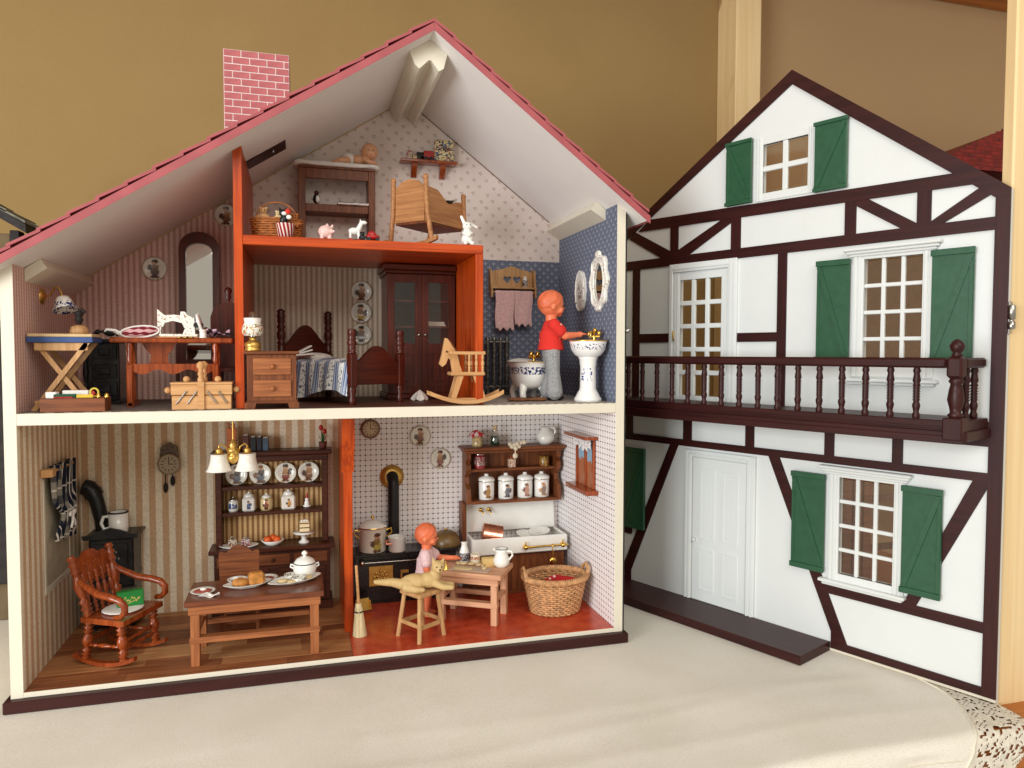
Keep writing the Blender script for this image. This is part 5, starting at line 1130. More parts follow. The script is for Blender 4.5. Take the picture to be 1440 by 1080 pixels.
for nm,lb,ct,bx,mt,rz in (('paper_pattern','white folded pattern sheet sticking out of the sewing tray','paper',(-1.6,1.2,-.5,.1,0,1.0),m_whitecloth,4),('fabric_roll','cream fabric roll at the left of the sewing tray','fabric',(-.8,.5,-.4,.3,0,.8),m_whitecloth,-15),('ribbon','green ribbon in the sewing tray','ribbon',(-1.2,1.2,-.25,.1,0,.4),paint('green_ribbon',(20,84,54),.7),6),('tape_card','yellow card in the sewing tray','card',(-.9,.9,-.2,.1,0,.45),paint('yellow_card',(238,198,60),.7),3),('red_ribbon','red ribbon under the green one in the sewing tray','ribbon',(-1.2,.9,-.3,.0,0,.35),m_red,-2)):
    off={'paper_pattern':(.0,.7,1.5),'fabric_roll':(-2.4,-.1,1.55),'ribbon':(-1.1,-.4,1.7),'tape_card':(1.1,-.7,1.6),'red_ribbon':(-1.0,-.8,1.45)}[nm]
    one(nm,MB().box(*bx,b=.08),mt,lb,ct,(7.0+off[0],2.2+off[1],U+off[2]),rz)
sci=thing('scissors','scissors with yellow and red handles in the sewing tray','scissors',(9.0,1.9,U+1.75)); ob('handle',MB().tube([(.45*math.cos(i/16*2*PI),0,.5+.5*math.sin(i/16*2*PI)) for i in range(16)],.12,6,closed=True),paint('yellow_plastic',(226,200,80),.4),sci); ob('handle',MB().sph((-.2,.1,.35),(.3,.15,.4)),m_red,sci)
for i,x in enumerate((10.0,10.9)): one('thimble',MB().lathe([(.3,0),(.28,.1),(.2,.4),(.1,.48),(0,.5)]).sph((0,0,-.05),.2),m_gold,('left','right')[i]+' gold thimble on the edge of the sewing tray','thimble',(x-.6,2.0,U+1.7),0,'thimbles')
bs=thing('iron_cabinet','small black iron cabinet stove with drawers against the pink striped wall','stove',(7.3,15.5,U))
part(bs,'body',m_iron,(-2.3,2.0,-2,2,.6,8.4),b=.1); part(bs,'top_plate',m_iron,(-2.6,2.3,-2.3,2.1,8.41,8.9),b=.08); part(bs,'plinth',m_iron,(-2.4,2.1,-2.1,2.0,0,.6),b=.08)
for z in (1.2,3.6,6.2):
    d_=part(bs,'drawer',m_ironsil,(-1.3,1.7,-2.2,-2.01,z,z+1.9),b=.08); part(d_,'pull',m_ironsil,(-.5,.9,-2.45,-2.2,z+.5,z+1.4),b=.1)
ob('column',turned(MB(),(-2.1,-2.2,.6),(-2.1,-2.2,8.4),.3),m_ironsil,bs)
one('black_cloth',MB().grid(lambda u,v:((u-.5)*2.6,(v-.5)*2.4,.7+.5*math.sin(u*5+v*3)*math.sin(v*6)-.8*(max(0,.2-u)*3)),14,12),m_black,'crumpled black cloth between folding table and sewing table','cloth',(8.9,7.9,U+8.9))
tt=thing('sewing_table','reddish trestle table with wavy stretcher carrying the sewing machine','table',(16.9,10.0,U))
part(tt,'table_top',m_cherry,(-7.5,7.4,-2.6,2.6,8.35,9.05),b=.15)
vase=[(-2.1,8.34),(2.1,8.34),(1.7,7.6),(1.0,6.8),(1.1,5.9),(1.6,5.0),(-1.6,5.0),(-1.1,5.9),(-1.0,6.8),(-1.7,7.6)]
ob('vase_panel',MB().prism([(a-2.0,b) for a,b in vase],'y',-.2,.2),m_cherry,tt)
for x in (-5.2,5.2):
    ob('trestle_leg',MB().prism([(q*.45,b) for q,b in vase][:5]+[(.9,4.6),(.6,.9),(2.3,.5),(2.3,0),(-2.3,0),(-2.3,.5),(-.6,.9),(-.9,4.6)]+[(q*.45,b) for q,b in vase][6:],'x',x-.35,x+.35),m_cherry,tt)
    ob('front_leg',MB().box(x-.4,x+.4,-2.3,-1.6,0,5.6,b=.15).ring((x,-1.95,5.6),(x,-1.95,8.3),[(0,.3),(.2,.42),(.5,.3),(.8,.45),(1,.35)],12),m_cherry,tt)
wavy=[(-5.6,5.6),(5.6,5.6)]+[(5.6-11.2*i/24,4.55+.32*math.cos(i/24*2*PI*3)) for i in range(25)]
ob('stretcher',MB().prism(wavy,'y',-2.05,-1.75),m_cherry,tt)
TT=U+9.05
sm=thing('sewing_machine','white toy sewing machine with flower decoration on the trestle table','sewing machine',(15.0,8.8,TT))
flw=print_mat('flower_enamel',(238,234,222),[(176,110,90),(120,120,80)],330,.2,None,(.62,.65))
ob('arm',MB().prism([(0,1.45),(0,3.76),(.29,3.47),(.87,2.96),(2.0,3.05),(2.75,2.96),(2.82,3.47),(3.25,3.47),(3.54,3.04),(4.48,2.6),(4.55,.5),(3.04,.5),(3.3,1.23),(2.96,1.95),(1.88,2.24),(.87,1.95),(.65,1.45),(.43,1.45),(.36,.5),(.28,.5),(.25,1.45)],'y',-.5,.5),flw,sm)
part(sm,'bed',flw,(.2,4.9,-.9,.9,.12,.5),b=.1); part(sm,'base_board',m_beech,(0,5.0,-1.1,1.1,0,.12),b=.03)
ob('hand_wheel',MB().ring((4.6,0,1.9),(5.3,0,2.1),[(0,.3),(.3,.5),(.5,1.25),(.8,1.3),(1,1.1),(1,.2)],22),m_porc,sm); ob('bobbin_winder',MB().cyl((4.75,-.5,1.7),(4.75,-.9,1.7),.35).cyl((5.3,-.5,1.7),(5.3,-.9,1.7),.35),m_black,sm)
rm=Mat('red_check',.95);_x,_y,_z=rm.xyz(); rm.base(rm.mix((((_x*5.5)+(_z*2)).sin()*.6+(_z*9).sin()).gt(-.1),lin((120,22,36)),lin((206,160,158))))
mt_=thing('oven_mitt','red checked pad with white piping on the trestle table','cloth',(12.9,8.6,TT)); ob('pad',MB().at((0,0,.75),0,0,-6).sph((0,0,0),(2.3,.75,.72),20,10),rm.m,mt_)
ob('piping',MB().at((0,0,.75),0,0,-6).tube([(2.33*math.cos(i/40*2*PI),-.3,.75*math.sin(i/40*2*PI)) for i in range(40)],.12,6,closed=True),m_whitecloth,mt_)
ob('loop',MB().tube([(-2.2,-.2,.5),(-2.9,-.3,.9),(-3.9,-.3,1.0),(-4.2,-.3,.6),(-3.7,-.3,.2),(-2.8,-.2,.5),(-2.2,-.1,.4)],.2,6),m_whitecloth,mt_)
one('thread_spool',MB().lathe([(0,0),(.5,0),(.5,.12),(.42,.15),(.45,.9),(.5,.95),(.5,1.1),(0,1.1)]),m_porc,'white thread spool right of the sewing machine','spool',(20.6,7.9,TT))
fbm=rugmat('flowered_fabric',(40,38,46),(214,180,196),6,9)
one('fabric_bundle',MB().grid(lambda u,v:((u-.5)*3.1,(v-.5)*2.0,.7+.6*math.sin(v*5+.5)*math.sin(u*4+.4)+.12*math.sin(u*15)),20,14),fbm,'folded black and pink flowered fabric at the right of the trestle table','fabric',(22.3,8.6,TT))
one('tape_measure',MB().box(-1.0,1.0,-.2,.2,0,.08,b=.02).box(.1,.5,-.6,.3,.09,.16,b=.02),rugmat('tape_print',(30,28,26),(226,204,100),9,3),'black and yellow tape hanging over the trestle table edge','tape',(18.6,7.35,TT))
mi=thing('standing_mirror','arched dark wood standing mirror behind the sewing machine','mirror',(18.6,20.4,U+.1),0)
def arch(w,z0,z1,top): return [(-w,z0),(w,z0),(w,z1)]+[(w*math.cos(a),z1+top*math.sin(a)) for a in [i*PI/12 for i in range(1,12)]]+[(-w,z1)]
ob('frame',MB().prism(arch(2.8,5,22.6,2.4),'y',-.4,.4,holes=[arch(1.85,6,22.0,1.3)]),m_mahog,mi); ob('glass',MB().prism(arch(2.0,5.8,21.9,1.5),'y',.0,.1),m_mirror,mi)
mi.rotation_euler=(R(-3),0,0)
for sx in (-1,1): ob('stand',MB().prism([(sx*2.85,0),(sx*3.3,0),(sx*3.3,12),(sx*2.85,12)],'y',-.3,.3),m_mahog,mi); part(mi,'foot',m_mahog,(min(sx*2.7,sx*3.5),max(sx*2.7,sx*3.5),-2,2,0,.8))
bc_=thing('high_back_chair','dark red brown high backed chair with ball finial beside the orange partition','chair',(22.6,15.0,U))
ob('backrest',MB().prism([(-2.0,4.5),(2.2,4.5),(2.2,13.2),(1.4,14.2),(.3,14.6),(-.6,14.1),(-1.6,13.4),(-2.0,12.2)],'y',1.2,1.8),m_mahog,bc_); part(bc_,'seat',m_mahog,(-2.1,2.2,-2.2,1.9,4.4,5.0))
for a in (-1.9,2.0):
    for b in (-2.0,1.5): part(bc_,'leg',m_mahog,(a-.25,a+.25,b-.25,b+.25,0,4.4))
ob('finial',MB().ring((.4,1.5,14.3),(.4,1.5,16.6),[(0,.35),(.2,.25),(.35,.5),(.5,.3),(.7,.55),(.9,.45),(1,.1)],12),m_mahog,bc_)
sbx=thing('sewing_box','pale beech cantilever sewing box with knobs at the front of the upper floor','sewing box',(21.1,2.6,U))
part(sbx,'lower_tier',m_beech,(-3.4,3.5,-1.5,1.5,0,1.75),b=.06); part(sbx,'upper_tier',m_beech,(-3.5,3.6,-1.5,1.5,1.82,3.1),b=.06)
for a,b in ((-3.55,.02),(.1,3.65)): part(sbx,'lid',m_beech,(a,b,-1.55,1.55,3.12,3.4),b=.06)
for a in (-1.75,1.9): ob('knob',MB().sph((a,-.9,3.75),.42,12,8),m_beech,sbx)
for a in (-3.95,4.05): ob('knob',MB().sph((a,-.6,2.4),.42,12,8),m_beech,sbx)
for yv in (-1.75,1.55):
    ob('handle_post',MB().box(-.38,.38,yv,yv+.2,0,3.6,b=.04).ring((0,yv+.1,3.5),(0,yv+.1,6.0),[(0,.36),(.12,.42),(.25,.26),(.38,.42),(.52,.24),(.62,.3),(.75,.5),(.9,.45),(1,.15)],12),m_beech,sbx)
for a,b in ((-2.9,-1.7),(-1.6,-.5),(.7,1.8),(2.0,3.0)):
    s_=1 if a<0 else -1; ob('hinge_bar',MB().tube([(a if s_>0 else b,-1.62,.75),(b if s_>0 else a,-1.62,2.3)],.1,6),m_steel,sbx)
# ---------------------------------------------------------------- BEDROOM
ns=thing('bedside_chest','brown two drawer bedside chest below the orange partition','chest of drawers',(29.6,2.9,U))
part(ns,'carcass',m_walnut,(-3.1,2.9,-2.0,2.0,.7,6.9),b=.08); part(ns,'top',m_walnutx,(-3.5,3.3,-2.4,2.2,6.91,7.3),b=.08)
for sx in (-1,1): ob('foot',MB().prism([(sx*3.3-.1,0),(sx*2.1-.1,0),(sx*1.9-.1,.75),(sx*3.3-.1,.75)],'y',-2.2,-1.8),m_walnut,ns)
part(ns,'foot_rail',m_walnutx,(-3.25,3.05,-2.15,2.0,.62,1.0),b=.08)
for z in (1.5,4.3):
    d_=part(ns,'drawer',m_tableb,(-2.35,2.25,-2.22,-2.01,z,z+2.1),b=.1); ob('knob',MB().sph((0,-2.4,z+1.05),.32,12,8),m_tableb,d_)
ol=thing('oil_lamp','brass oil lamp with flowered white shade on the bedside chest','lamp',(27.2,1.75,U+7.3))
ob('base',MB().lathe([(0,0),(1.0,0),(1.0,.25),(.85,.4),(1.0,.6),(1.0,1.0),(.6,1.25),(.4,1.5),(.5,1.8),(0,1.9)]),m_brass,ol); ob('chimney',MB().lathe([(.42,1.8),(.42,5.0),(.36,5.0),(.36,1.8)],n=16),m_jar,ol)
ob('shade',MB().lathe([(1.0,1.95),(1.28,2.25),(1.3,2.9),(1.0,3.6),(1.1,4.2),(1.02,4.2),(.92,3.6),(1.2,2.9),(1.18,2.3),(.95,2.0)]),print_mat('flower_shade',(240,234,222),[(206,150,60),(176,70,60),(70,100,60)],300,.2,lambda x,y,z:z.gt(2.0)*z.lt(3.4)*y.lt(-.2),(.56,.6)),ol)
bd_=thing('bed','dark mahogany four post bed with turned posts and blue patterned quilt','bed',(38.5,14.1,U),33)
BP=[(0,.8),(.04,1.1),(.08,.8),(.16,1.0),(.2,.75),(.24,1.1),(.28,.75),(.36,1.05),(.45,1.1),(.55,.8),(.6,1.1),(.66,.75),(.72,1.0),(.8,.9),(.85,1.1),(.9,.8),(.95,1.05),(1,.5)]
for sx in (-1,1):
    for yv,h in ((-8.75,9.9),(8.75,13.2)):
        ob('bed_post',MB().ring((sx*4.2,yv,0),(sx*4.2,yv,2.4),[(0,.4),(.3,.55),(.5,.38),(.8,.55),(1,.5)],14).box(sx*4.2-.55,sx*4.2+.55,yv-.55,yv+.55,2.4,7.0,b=.1).ring((sx*4.2,yv,7.0),(sx*4.2,yv,h+.5),[(t,.6*k) for t,k in BP],14),m_mahog,bd_)
def hb(z0,z1,z2): return [(-3.7,z0),(3.7,z0),(3.7,z1)]+[(3.7-7.4*i/16,z1+(z2-z1)*math.sin(i/16*PI)**1.6) for i in range(1,16)]+[(-3.7,z1)]
ob('footboard',MB().prism(hb(2.7,5.8,8.1),'y',-9.0,-8.5),m_mahogx,bd_); ob('headboard',MB().prism(hb(3,8.4,11.4),'y',8.5,9.0),m_mahogx,bd_)
for sx in (-1,1): part(bd_,'side_rail',m_mahogx,(sx*4.1-.25,sx*4.1+.25,-8.2,8.2,2.6,4.0))
part(bd_,'mattress',m_whitecloth,(-3.8,3.8,-8.3,8.3,3.6,5.6),b=.4)
def quiltm():
    M=Mat('blue_quilt',.9); x,y,z=M.xyz(); s=(x-z*.0+y*.0); q=(y/2.3).fr(); n=M.noise(330,2)
    st=((q-.5).ab()).lt(.16); ln=((q-.5).ab()-.2).ab().lt(.03); bl=n.ss(.56,.6)*((q-.5).ab().gt(.26)); wv=((x*5).sin()*.5+(y*14).sin()).gt(.2)
    c=M.mix(bl,lin((230,230,224)),lin((34,54,100))); c=M.mix(st*(wv*.45+.5),c,lin((46,80,134))); c=M.mix(ln,c,lin((40,58,100))); M.base(c); M.bump(M.noise(60,3),.5,.1); return M.m
def quilt(u,v):
    yv=-8.2+12.6*v; a=-5.0+13.6*u          # arc across the bed
    rip=.16*math.sin(v*17+u*3)+.12*math.sin(u*11+v*5)
    if a<-3.7:
        d=-3.7-a; return None
    return (a,yv,5.9+rip)
def quilt(u,v):
    yv=-8.3+12.9*v; L=4.6; tot=L+8.0+2.6; s=u*tot; rip=.14*math.sin(v*19+u*4)+.12*math.sin(u*13+v*6)
    if s<L:
        d=L-s; dd=d*(1-.16*math.sin(v*5)); return (-4.55-.25*math.sin(v*22)*(d/L)-.12*d,yv-.10*d,5.75-dd+.1)
    s-=L
    if s<8.0: return (-4.5+s*1.1,yv,5.85+rip+.25*math.sin(min(1,s/1.2)*PI/2))
    s-=8.0; return (4.4+.2*math.sin(v*20)*s/2.6,yv,5.9-s)
ob('quilt',MB().grid(quilt,44,40),quiltm(),bd_)
ob('pillow',MB().sph((.2,6.6,6.3),(3.2,1.7,.85),18,9),m_whitecloth,bd_)
csb,snb=math.cos(R(33)),math.sin(R(33))
bw=lambda x,y,z:(38.5+x*csb-y*snb,14.1+x*snb+y*csb,U+z)
bo_=thing('open_book','open book with white pages propped at the head of the bed','book',bw(-3.4,4.6,6.6),10)
for i,(a,r) in enumerate(((6,0),(16,.2),(28,.35))): ob('page_block',MB().at((0,0,.1+.3*i),0,0,-a).box(-1.4,1.6,-.9,.9,0,.22,b=.05),m_whitecloth,bo_)
ob('cover',MB().at((0,0,0),0,0,-2).box(-1.5,1.7,-1,1,-.02,.1,b=.03),m_terra,bo_)
wd=thing('wardrobe','tall dark mahogany wardrobe with glazed doors behind the bed','wardrobe',(51.0,0,U))
part(wd,'back',m_mahog,(-5.2,5.2,23.6,24.3,.9,19.2),b=.05)
for a in (-5.2,4.6): part(wd,'side',m_mahog,(a,a+.6,15.6,23.59,.9,19.2),b=.06)
part(wd,'plinth',m_mahogx,(-5.6,5.35,15.1,24.3,0,.9),b=.15); part(wd,'cornice',m_mahogx,(-5.9,5.38,14.7,24.3,19.75,20.6),(-5.6,5.36,15.1,24.3,19.2,19.74),b=.15)
for z in (7.0,11.0,15.0): part(wd,'shelf',m_mahogx,(-4.59,4.59,16.4,23.59,z,z+.3),b=.03)
part(wd,'floor_panel',m_mahogx,(-4.59,4.59,16.0,23.59,.91,1.2),b=.03)
for sx in (-1,1):
    a,b=(-5.15,-.03) if sx<0 else (.03,5.15); fr=MB()
    fr.prism([(a,.95),(b,.95),(b,19.1),(a,19.1)],'y',15.15,15.58,holes=[[(a+1.0,8.6),(b-1.0,8.6),(b-1.0,17.9),(a+1.0,17.9)]])
    d_=ob('door',fr,m_mahog,wd); part(d_,'glass',m_cabglass,(a+.9,b-.9,15.35,15.4,8.5,18.0),b=.01)
    ob('door_panel',MB().prism([(a+.9,1.9),(b-.9,1.9),(b-.9,7.4),(a+.9,7.4)],'y',15.0,15.14,holes=[[(a+1.3,2.3),(b-1.3,2.3),(b-1.3,7.0),(a+1.3,7.0)]]),m_mahog,d_); part(d_,'door_panel',m_mahog,(a+1.7,b-1.7,15.02,15.14,2.7,6.6),b=.08)
    ob('knob',MB().sph((sx*.5,14.95,9.9),.22,10,7),m_steel,d_)
for i,(x,z,w_) in enumerate(((-2.4,7.3,1.8),(2.4,7.3,1.7),(2.3,11.3,1.7))): one('linen_stack',MB().box(-w_,w_,-2.2,1.8,0,.35,b=.12).box(-w_*.9,w_*.9,-2.1,1.7,.36,.75,b=.12),m_whitecloth,('folded linen on the lower left wardrobe shelf','folded linen on the lower right wardrobe shelf','folded linen on the middle right wardrobe shelf')[i],'linen',(51+x,19.5,U+z),3*i)
one('white_cloth',MB().grid(lambda u,v:((lambda a,k:(1.2*k*math.cos(a)*(1+.25*math.sin(3*a)),.9*k*math.sin(a),1.5*(1-k)**.7+.12*math.sin(5*a)*k+.1))(2*PI*u,v)),30,8,True),m_whitecloth,'small white bundle on the floor beside the wardrobe','cloth',(50.2,12.4,U))
hs=thing('rocking_horse','pale wooden rocking horse with railed seat at the front of the bedroom','rocking horse',(55.2,3.2,U),0)
rk=[]
for i in range(15):
    x=-5.2+10.4*i/14; rk.append((x,.05+.055*(x-.2)**2*(1 if x>0 else .8)))
for yv in (-1.5,1.2): ob('rocker',MB().prism(rk+[(x,z+.55) for x,z in rk[::-1]],'y',yv,yv+.35),m_beech,hs)
part(hs,'foot_board',m_beech,(-1.8,1.8,-1.14,1.19,.62,.85),b=.05)
for xa,xb in ((-2.0,-.9),(2.4,1.3)):
    for yv in (-1.1,.85): ob('leg',MB().prism([(xa-.35,.5),(xa+.35,.5),(xb+.45,4.0),(xb-.45,4.0)],'y',yv,yv+.28),m_beechz,hs)
part(hs,'seat',m_beech,(-2.3,2.5,-1.5,1.5,4.0,4.5),b=.12)
ob('head',MB().prism([(-1.9,4.5),(-.5,4.5),(-.9,5.6),(-1.2,7.0),(-2.0,8.2),(-2.55,9.1),(-2.95,9.2),(-3.1,8.4),(-3.4,6.8),(-3.75,5.6),(-3.3,5.2),(-2.8,5.6),(-2.5,6.4),(-2.2,6.2)],'y',-.3,.3),m_beechz,hs)
ob('eye',MB().cyl((-2.7,-.36,7.3),(-2.7,.36,7.3),.14,n=10),m_black,hs)
ob('mane',MB().tube([(-2.35,0,8.7),(-1.7,0,7.8),(-1.1,0,7.0),(-.8,0,6.0)],[.3,.28,.3,.2],7),m_walnut,hs); ob('handle_bar',MB().cyl((-2.3,-1.4,7.3-.1),(-2.3,1.4,7.2),.25),m_beech,hs)
for yv in (-1.35,1.15): part(hs,'arm_rail',m_beech,(-2.2,2.6,yv,yv+.25,6.9,7.35),b=.08)
part(hs,'back_rail',m_beech,(2.2,2.6,-1.05,1.1,6.85,7.4),b=.08)
for xx,yv in ((.3,-1.2),(1.3,-1.2),(2.2,-1.2),(.3,1.25),(1.3,1.25),(2.2,1.25)): ob('spindle',turned(MB(),(xx,yv,4.5),(xx,yv,6.9),.22),m_beech,hs)
# ---------------------------------------------------------------- BATHROOM
ts=thing('towel_shelf','wooden wall shelf with heart cutouts and towel rail','shelf',(67.9,D-.04,0))
heart=[(.75*math.sin(t)**3*.95,.06*(13*math.cos(t)-5*math.cos(2*t)-2*math.cos(3*t)-math.cos(4*t))*.75) for t in [i/24*2*PI for i in range(24)]]
ob('back_panel',MB().prism([(-3.7,53.2),(3.7,53.2),(3.8,55.9),(3.0,56.3),(1.8,56.5),(0,57.1),(-1.8,56.5),(-3.0,56.3),(-3.8,55.9)],'y',-.3,0,holes=[[(x-.75,z+54.8) for x,z in heart],[(x+.95,z+54.8) for x,z in heart]]),m_stool,ts)
for sx in (-1,1): ob('side',MB().prism([(0,53.0),(-1.2,51.6),(-1.9,51.6),(-1.9,53.2),(-1.5,54.0),(-1.2,56.2),(0,56.6)],'x',sx*3.85-.15,sx*3.85+.15),m_stool,ts)
part(ts,'shelf',m_stool,(-3.69,3.69,-1.7,-.31,53.1,53.4),b=.05); ob('rail',MB().cyl((-3.7,-1.4,52.5),(3.7,-1.4,52.5),.18),m_stool,ts)
tw=paint('pink_towelling',(226,184,182),.98,.1,scale=300,bump=.8)
for i,(x0,x1,zb) in enumerate(((-3.3,.0,46.2),(.1,3.2,46.9))):
    def tow(u,v,x0=x0,x1=x1,zb=zb): 
        z=52.75-(52.75-zb)*v+.28*math.sin(u*PI*6)*max(0,v-.9)*10; return (x0+(x1-x0)*(u+.03*math.sin(v*7)),-1.68-.12*math.sin(u*9+v*3)-.1*v,z)
    o=one('towel',MB().grid(tow,24,24),tw,('left','right')[i]+' pink towel hanging from the bathroom shelf rail','towel',(67.9,D-.04,0),0,'pink towels'); mo=o.modifiers.new('thick','SOLIDIFY'); mo.thickness=.22*S
one('shampoo_bottle',MB().lathe([(0,0),(.42,0),(.42,1.3),(.3,1.5),(.3,1.9),(0,1.9)]),print_mat('shampoo_print',(222,216,206),[(40,50,70)],500,.3,lambda x,y,z:z.gt(.3)*z.lt(1.2),(.45,.5)),'little white bottle standing on the towel shelf','bottle',(70.1,D-1.0,53.42))
ra_=thing('radiator','ornate dark silver column radiator on the blue wall','radiator',(65.0,23.0,U))
for i in range(4):
    x=-1.6+i*1.12; cb=MB(); turned(cb,(x,0,.6),(x,0,9.9),.46,[(0,.6),(.03,1),(.08,.8)]+[(.12+.08*j+.04*q,(.78,1.06)[q]) for j in range(9) for q in (0,1)]+[(.9,.8),(.95,1.05),(1,.5)],12); cb.sph((x,0,.35),(.36,.5,.4))
    ob('column',cb,m_radi,ra_)
ob('joint',MB().cyl((-2,0,1.4),(2.2,0,1.4),.3).cyl((-2,0,9),(2.2,0,9),.3),m_radi,ra_); ob('valve',MB().sph((2.3,-.2,3.2),.35).cyl((2.3,0,0),(2.3,0,3.2),.14),m_steel,ra_)
bluep=lambda lo,hi:(lambda x,y,z:z.gt(lo)*z.lt(hi))
bt=thing('bathtub','small porcelain tub with blue garland and gold taps behind the red shirted doll','bathtub',(67.2,12.0,U))
def tub(u,v):
    pr=[(.02,1.6),(.45,1.6),(.78,2.2),(.92,3.6),(.97,5.0),(1.08,5.6),(1.1,5.75),(1.0,5.85),(.9,5.2),(.8,3.6),(.6,2.6),(.02,2.4)]
    k,z=pr[int(round(v*11))]; a=2*PI*u; return (3.0*k*math.cos(a),4.8*k*math.sin(a),z+(.45*max(0,math.sin(a))**3 if 4<z else 0))
ob('tub',MB().grid(tub,36,11,True),print_mat('tub_garland',(238,236,230),[(38,52,104)],330,.15,bluep(3.9,5.0),(.47,.52)),bt)
ob('gilt_rim',MB().tube([(3.0*1.1*math.cos(a),4.8*1.1*math.sin(a),5.72+.45*max(0,math.sin(a))**3) for a in [i/40*2*PI for i in range(40)]],.06,6,closed=True),m_brass,bt)
for a,b in ((-1.6,-2.4),(1.6,-2.4),(-1.6,2.4),(1.6,2.4)): ob('foot',MB().tube([(a*.8,b*.8,2.4),(a*1.1,b*1.15,1.2),(a*1.0,b*1.05,.0)],[.8,.5,.5],10),m_porc,bt)
ob('taps',MB().cyl((.6,-1.0,5.9),(.6,-1.0,6.9),.25).sph((.1,-1.2,7.0),.4).sph((1.2,-1.1,7.0),.4).tube([(.6,-1.2,6.5),(.5,-1.8,6.7),(.4,-2.0,6.2)],.18,8).cyl((-.4,-1.1,6.5),(1.7,-1.1,6.5),.16).box(-.3,1.5,-1.6,-.6,5.5,5.95),m_gold,bt)
mat_=MB().sph((-1.3,0,.25),(1.9,1.3,.3),18,7).sph((1.4,-.2,.25),(1.6,1.2,.28),18,7)
one('bath_mat',mat_,paint('brown_fur',(140,88,52),.95,.3,scale=400,bump=1),'pair of brown oval furry mats below the tub','bath mat',(65.4,6.6,U+.02))
bs_=thing('wash_basin','white pedestal wash basin with blue flowers and gold tap','wash basin',(73.75,3.5,U))
ob('pedestal',MB().lathe([(0,0),(2.0,0),(2.05,.5),(1.85,.7),(1.75,.9),(1.5,1.4),(1.3,1.7),(1.2,2.0),(1.15,5.0),(1.3,6.2),(1.6,6.8),(0,6.9)],n=28),print_mat('pedestal_print',(240,238,234),[(44,60,128)],330,.12,lambda x,y,z:z.gt(3.0)*z.lt(5.0)*(x.lt(.2))*y.lt(-.1),(.55,.58)),bs_)
ob('bowl',MB().lathe([(1.2,6.4),(2.0,6.9),(2.55,7.7),(2.7,8.5),(2.8,8.9),(2.72,9.05),(2.3,9.0),(1.9,8.2),(0,7.8)],n=32),print_mat('basin_print',(240,238,234),[(44,60,128)],420,.12,bluep(7.6,8.5),(.56,.59)),bs_)
ob('gilt_rim',MB().lathe([(2.8,8.85),(2.86,8.95),(2.78,9.06)],n=32),m_brass,bs_)
ob('tap',MB().cyl((1.3,.8,9.0),(1.3,.8,10.0),.3).sph((.6,1.0,10.0),.38).sph((1.9,.4,10.1),.38).cyl((.5,1.0,9.6),(2.0,.5,9.6),.2).tube([(1.3,.7,9.8),(.8,.2,10.4),(.3,-.2,10.2),(.2,-.3,9.6)],.22,8).sph((1.4,.9,10.5),.4),m_gold,bs_)
# mirrors on the bathroom right wall
def oval(cy,cz,ry,rz,n=36,wob=0,k=6): return [(cy+(ry+wob*math.cos(k*t))*math.cos(t),cz+(rz+wob*math.cos(k*t+.6))*math.sin(t)) for t in [i/n*2*PI for i in range(n)]]
om=thing('ornate_mirror','mirror in curly white porcelain frame on the blue side wall','mirror',(W-T-.04,0,0))
frm=print_mat('gilt_porcelain',(240,236,226),[(150,104,54)],300,.15,None,(.63,.66))
ob('frame',MB().prism(oval(6.0,53.0,3.3,4.3,64,.28,8),'x',-.3,0,holes=[oval(6.0,52.9,1.9,2.9)]),frm,om)
ob('frame_bead',MB().tube([(-.34,y_,z_) for y_,z_ in oval(6.0,53.0,3.0,4.0,64,.25,8)],.2,7,closed=True).tube([(-.34,y_,z_) for y_,z_ in oval(6.0,52.9,1.95,3.0)],.14,7,closed=True),frm,om)
ob('crest',MB().sph((-.35,6.0,57.0),(.4,1.1,.7)).sph((-.35,6.0,49.0),(.4,1.2,.5)),frm,om)
ob('glass',MB().prism(oval(6.0,52.9,1.95,2.95),'x',-.18,-.05),m_mirror,om)
op=thing('oval_plaque','oval white plaque with brown picture on the blue side wall','plaque',(W-T-.04,0,0))
ob('plaque',MB().prism(oval(13.4,52.2,1.9,3.2,40,.06,12),'x',-.45,0),print_mat('plaque_print',(236,232,222),[(150,116,90),(110,86,74)],300,.2,lambda x,y,z:((y-13.4)*(y-13.4)*2.2+(z-52.2)*(z-52.2)).lt(2.6),(.54,.58)),op); ob('gilt_rim',MB().tube([(-.46,y_,z_) for y_,z_ in oval(13.4,52.2,1.85,3.15,40,.06,12)],.12,6,closed=True),frm,op)
# ---------------------------------------------------------------- ATTIC NURSERY
su=thing('nursery_shelf_unit','dark brown open shelf unit with a changing cloth on top in the attic','shelf unit',(38.7,22.2,AS))
for a in (-5.8,4.75): part(su,'side',m_walnut,(a,a+1.05,-2,2.1,0,13.4),b=.08)
part(su,'top',m_walnut,(-5.85,5.85,-2.1,2.15,13.41,13.8),b=.06); part(su,'rail',m_walnut,(-4.74,4.74,-1.9,-1.5,11.9,13.4),b=.05); part(su,'base_shelf',m_walnut,(-4.74,4.74,-1.9,2.0,0.1,.9),b=.05); part(su,'shelf',m_walnut,(-4.74,4.74,-1.9,2.0,6.8,8.0),b=.06)
one('changing_cloth',MB().grid(lambda u,v:(lambda a,k:(6.4*k*math.copysign(abs(math.cos(a))**.25,math.cos(a)),2.5*k*math.copysign(abs(math.sin(a))**.25,math.sin(a)),(.02,.05,.35+.12*math.sin(a*9),.62+.08*math.sin(a*7),.7,.7)[int(round(v*5))]+.1*math.sin(a*5)*k))(2*PI*u,(.02,1.0,1.03,.97,.6,.02)[int(round(v*5))]),72,5,True),m_whitecloth,'rumpled white cloth on the attic shelf unit','cloth',(38.7,22.2,AS+13.8))
bb=thing('baby_doll','bald baby doll crawling on the attic shelf unit','doll',(42.6,21.2,AS+14.45),0)
